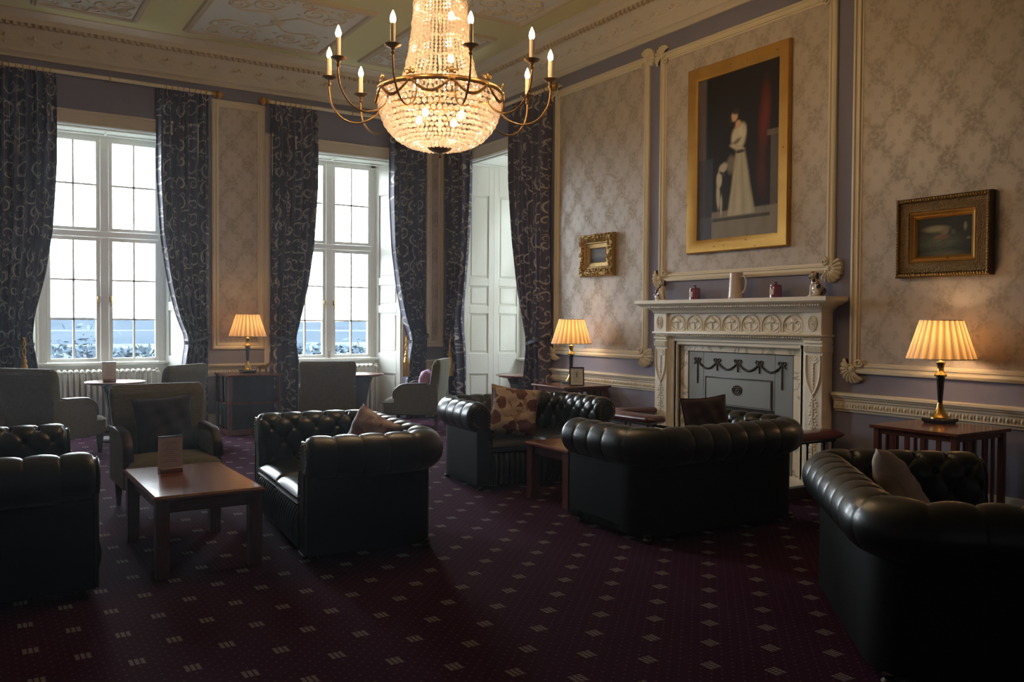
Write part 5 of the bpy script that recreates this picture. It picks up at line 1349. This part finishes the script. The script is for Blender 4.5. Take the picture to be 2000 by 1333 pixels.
# ------------------------------------------------------------------ scatter cushions (built upright: x wide, z high)
def cushion(loc, rot, size, mat, label, thick=.085, edge=None, group=None):
    n = 26; u = np.linspace(-1, 1, n); F = []; B = []
    for a in u:
        f = []; b = []
        for c in u:
            x = a*(1-.10*(1-abs(c)**1.5)*0-.085*(1-c*c)*abs(a)**4)*size/2; z = c*(1-.085*(1-a*a)*abs(c)**4)*size/2
            e = ((1-a**4)*(1-c**4))**.55; wr = .006*math.sin(a*9+c*4)*e+.004*math.sin(c*13-a*5)*e
            f.append((x, -thick*e-wr, z)); b.append((x, thick*e+wr, z))
        F.append(f); B.append(b)
    m = MB().grid(np.array(F)).grid(np.array(B), flip=True)
    o = m.build('cushion', mat, smooth=180); o.location = loc; o.rotation_euler = rot
    tag(o, label, 'cushion', group)
    if edge:
        E = [F[i][0] for i in range(n)]+[F[-1][j] for j in range(1, n)]+[F[i][-1] for i in range(n-2, -1, -1)]+[F[0][j] for j in range(n-2, 0, -1)]
        MB().tube(E, .006, 5, closed=True).build('piping', edge, o, 80)
    return o
R_ = math.radians
cushion((4.31, 6.72, .665), (R_(-14), R_(8), R_(-22)), .46, 'floral_cream', 'cream cushion with brown flowers on the far sofa', .075, 'floral_cream')
cushion((2.40, 5.60, .655), (R_(-18), R_(18), R_(-70)), .42, 'floral_mauve', 'grey mauve floral cushion in the centre sofa corner', .085)
cushion((5.02, 4.98, .70), (R_(-10), R_(-3), R_(-12)), .42, 'cushion_brown', 'shiny dark brown cushion on the sofa before the fireplace', .07, 'cushion_brown')
cushion((4.15, 2.70, .62), (R_(-32), R_(17), R_(30)), .44, 'floral_beige', 'beige cushion with a dark flower on the lower right sofa', .085)
cushion((1.37, 7.30, .66), (R_(-16), R_(-3), R_(2)), .46, 'cushion_plum', 'dark plum cushion on the armchair behind the large coffee table', .08)
cushion((5.50, 10.91, .62), (R_(-12), 0, R_(-123)), .40, 'cushion_pink', 'pink cushion on the armchair in profile by the corner', .08)

# ------------------------------------------------------------------ outdoors
S(MB().box(XR+6, XR+9, -8, 22, -9, 9).box(XR+5.9, XR+9.2, -8, 22, 9, 9.4).build('blocker_wall', 'blocker_dark'), 'unseen wall added to block sky light from the shuttered bay')  # unseen mass added outside to dim the sky light reaching the bay
g = MB().box(-900, 1400, YW+4, 2200, -9, -8.4).build('meadow_ground', 'meadow'); S(g, 'pale meadow beyond the windows')
def ridge(y, z0, z1, seed, mat, name):
    r = np.random.RandomState(seed); X = np.linspace(-900, 1500, 160); top = z0+(z1-z0)*(.6+.25*np.sin(X/180+r.rand()*6)+.15*np.sin(X/61+r.rand()*6)+.06*r.rand(160))
    P = np.array([[(x, y-60, -9), (x, y-20, (h_-9)*.45), (x, y+30, h_), (x, y+200, h_*.5-4)] for x, h_ in zip(X, top)])
    S(MB().grid(P).build(name, mat, smooth=60), 'hazy wooded ridge on the horizon')
ridge(900, -2, 4, 2, 'far_hill', 'distant_hill'); ridge(420, -8.5, -4.5, 5, 'far_hill', 'distant_hill')
def tree(loc, h_, w_, seed, label):
    r = np.random.RandomState(seed); t = thing('bare_tree', label, 'tree', loc, 0, 'hazy winter trees beyond the windows')
    MB().tube(smoothpts([(0,0,0),(.1,0,h_*.3),(-.1,.1,h_*.6),(0,0,h_*.85)]), np.linspace(.3,.08,19), 8).build('trunk', 'bark', t, 60)
    m = MB(); C = np.stack([r.randn(2600)*w_*.22, r.randn(2600)*w_*.22, h_*.50+r.randn(2600)*h_*.20], 1)
    for c in C:
        if c[2] < .5: continue
        v = r.randn(3); v /= np.linalg.norm(v); u = np.cross(v, r.randn(3)); u /= np.linalg.norm(u); s_ = r.uniform(.15,.42)
        m.add([c-v*s_, c+u*s_*.35, c+v*s_, c-u*s_*.35], [(0,1,2,3)])
    m.build('twig_crown', 'winter_foliage', t, kind='stuff')
for i, (x, y, h_, w_, lab) in enumerate([(0.5,62,8.5,5,'hazy tree beyond the lower left panes of the left window'), (8.5,78,8.6,5,'hazy tree beyond the left window, left of its centre bar'), (15.0,70,6.5,4,'hazy tree beyond the left window, right of its centre bar'),
        (20.5,92,7.5,5,'hazy tree beyond the right edge of the left window'), (27.5,68,7.6,6,'hazy tree beyond the left lights of the middle window'), (37.0,80,6.0,5,'hazy bush beyond the right lights of the middle window')]):
    tree((x, y, -8.5), h_, w_, 20+i, lab)
for k, (x0, x1, y, h_) in enumerate(((-5,60,50,2.4),(-40,140,180,4.5))):
    r = np.random.RandomState(50+k); m = MB()
    for q in range(3500):
        c = np.array([r.uniform(x0,x1), y+r.randn()*1.5, -8.4+r.uniform(0,h_)]); v = r.randn(3); v /= np.linalg.norm(v); u = np.cross(v, r.randn(3)); u /= np.linalg.norm(u); s_ = r.uniform(.2,.45)*(1 if k == 0 else 2.5)
        m.add([c-v*s_, c+u*s_*.6, c+v*s_, c-u*s_*.6], [(0,1,2,3)])
    o = m.build('hedge', 'winter_foliage', kind='stuff'); tag(o, ('near' if k == 0 else 'far')+' hazy hedge crossing the fields outside the windows', 'hedge')

# thin scattering volume added to imitate the lens veil round the windows
m = bpy.data.materials.new('haze'); m.use_nodes = True; MAT['haze'] = m; t = m.node_tree; t.nodes.clear()
o = t.nodes.new('ShaderNodeOutputMaterial'); v = t.nodes.new('ShaderNodeVolumeScatter')
v.inputs['Density'].default_value = .0025; v.inputs['Anisotropy'].default_value = .68; v.inputs['Color'].default_value = (.85,.91,1,1); L(t, v.outputs[0], o.inputs['Volume'])
tag(MB().box(XL+.01, XR-.01, YF+.01, YW-.01, .01, ZC-.02).build('lens_veil_haze', 'haze', kind='stuff'), 'faint bluish haze volume added in the room to imitate lens glow', 'haze')
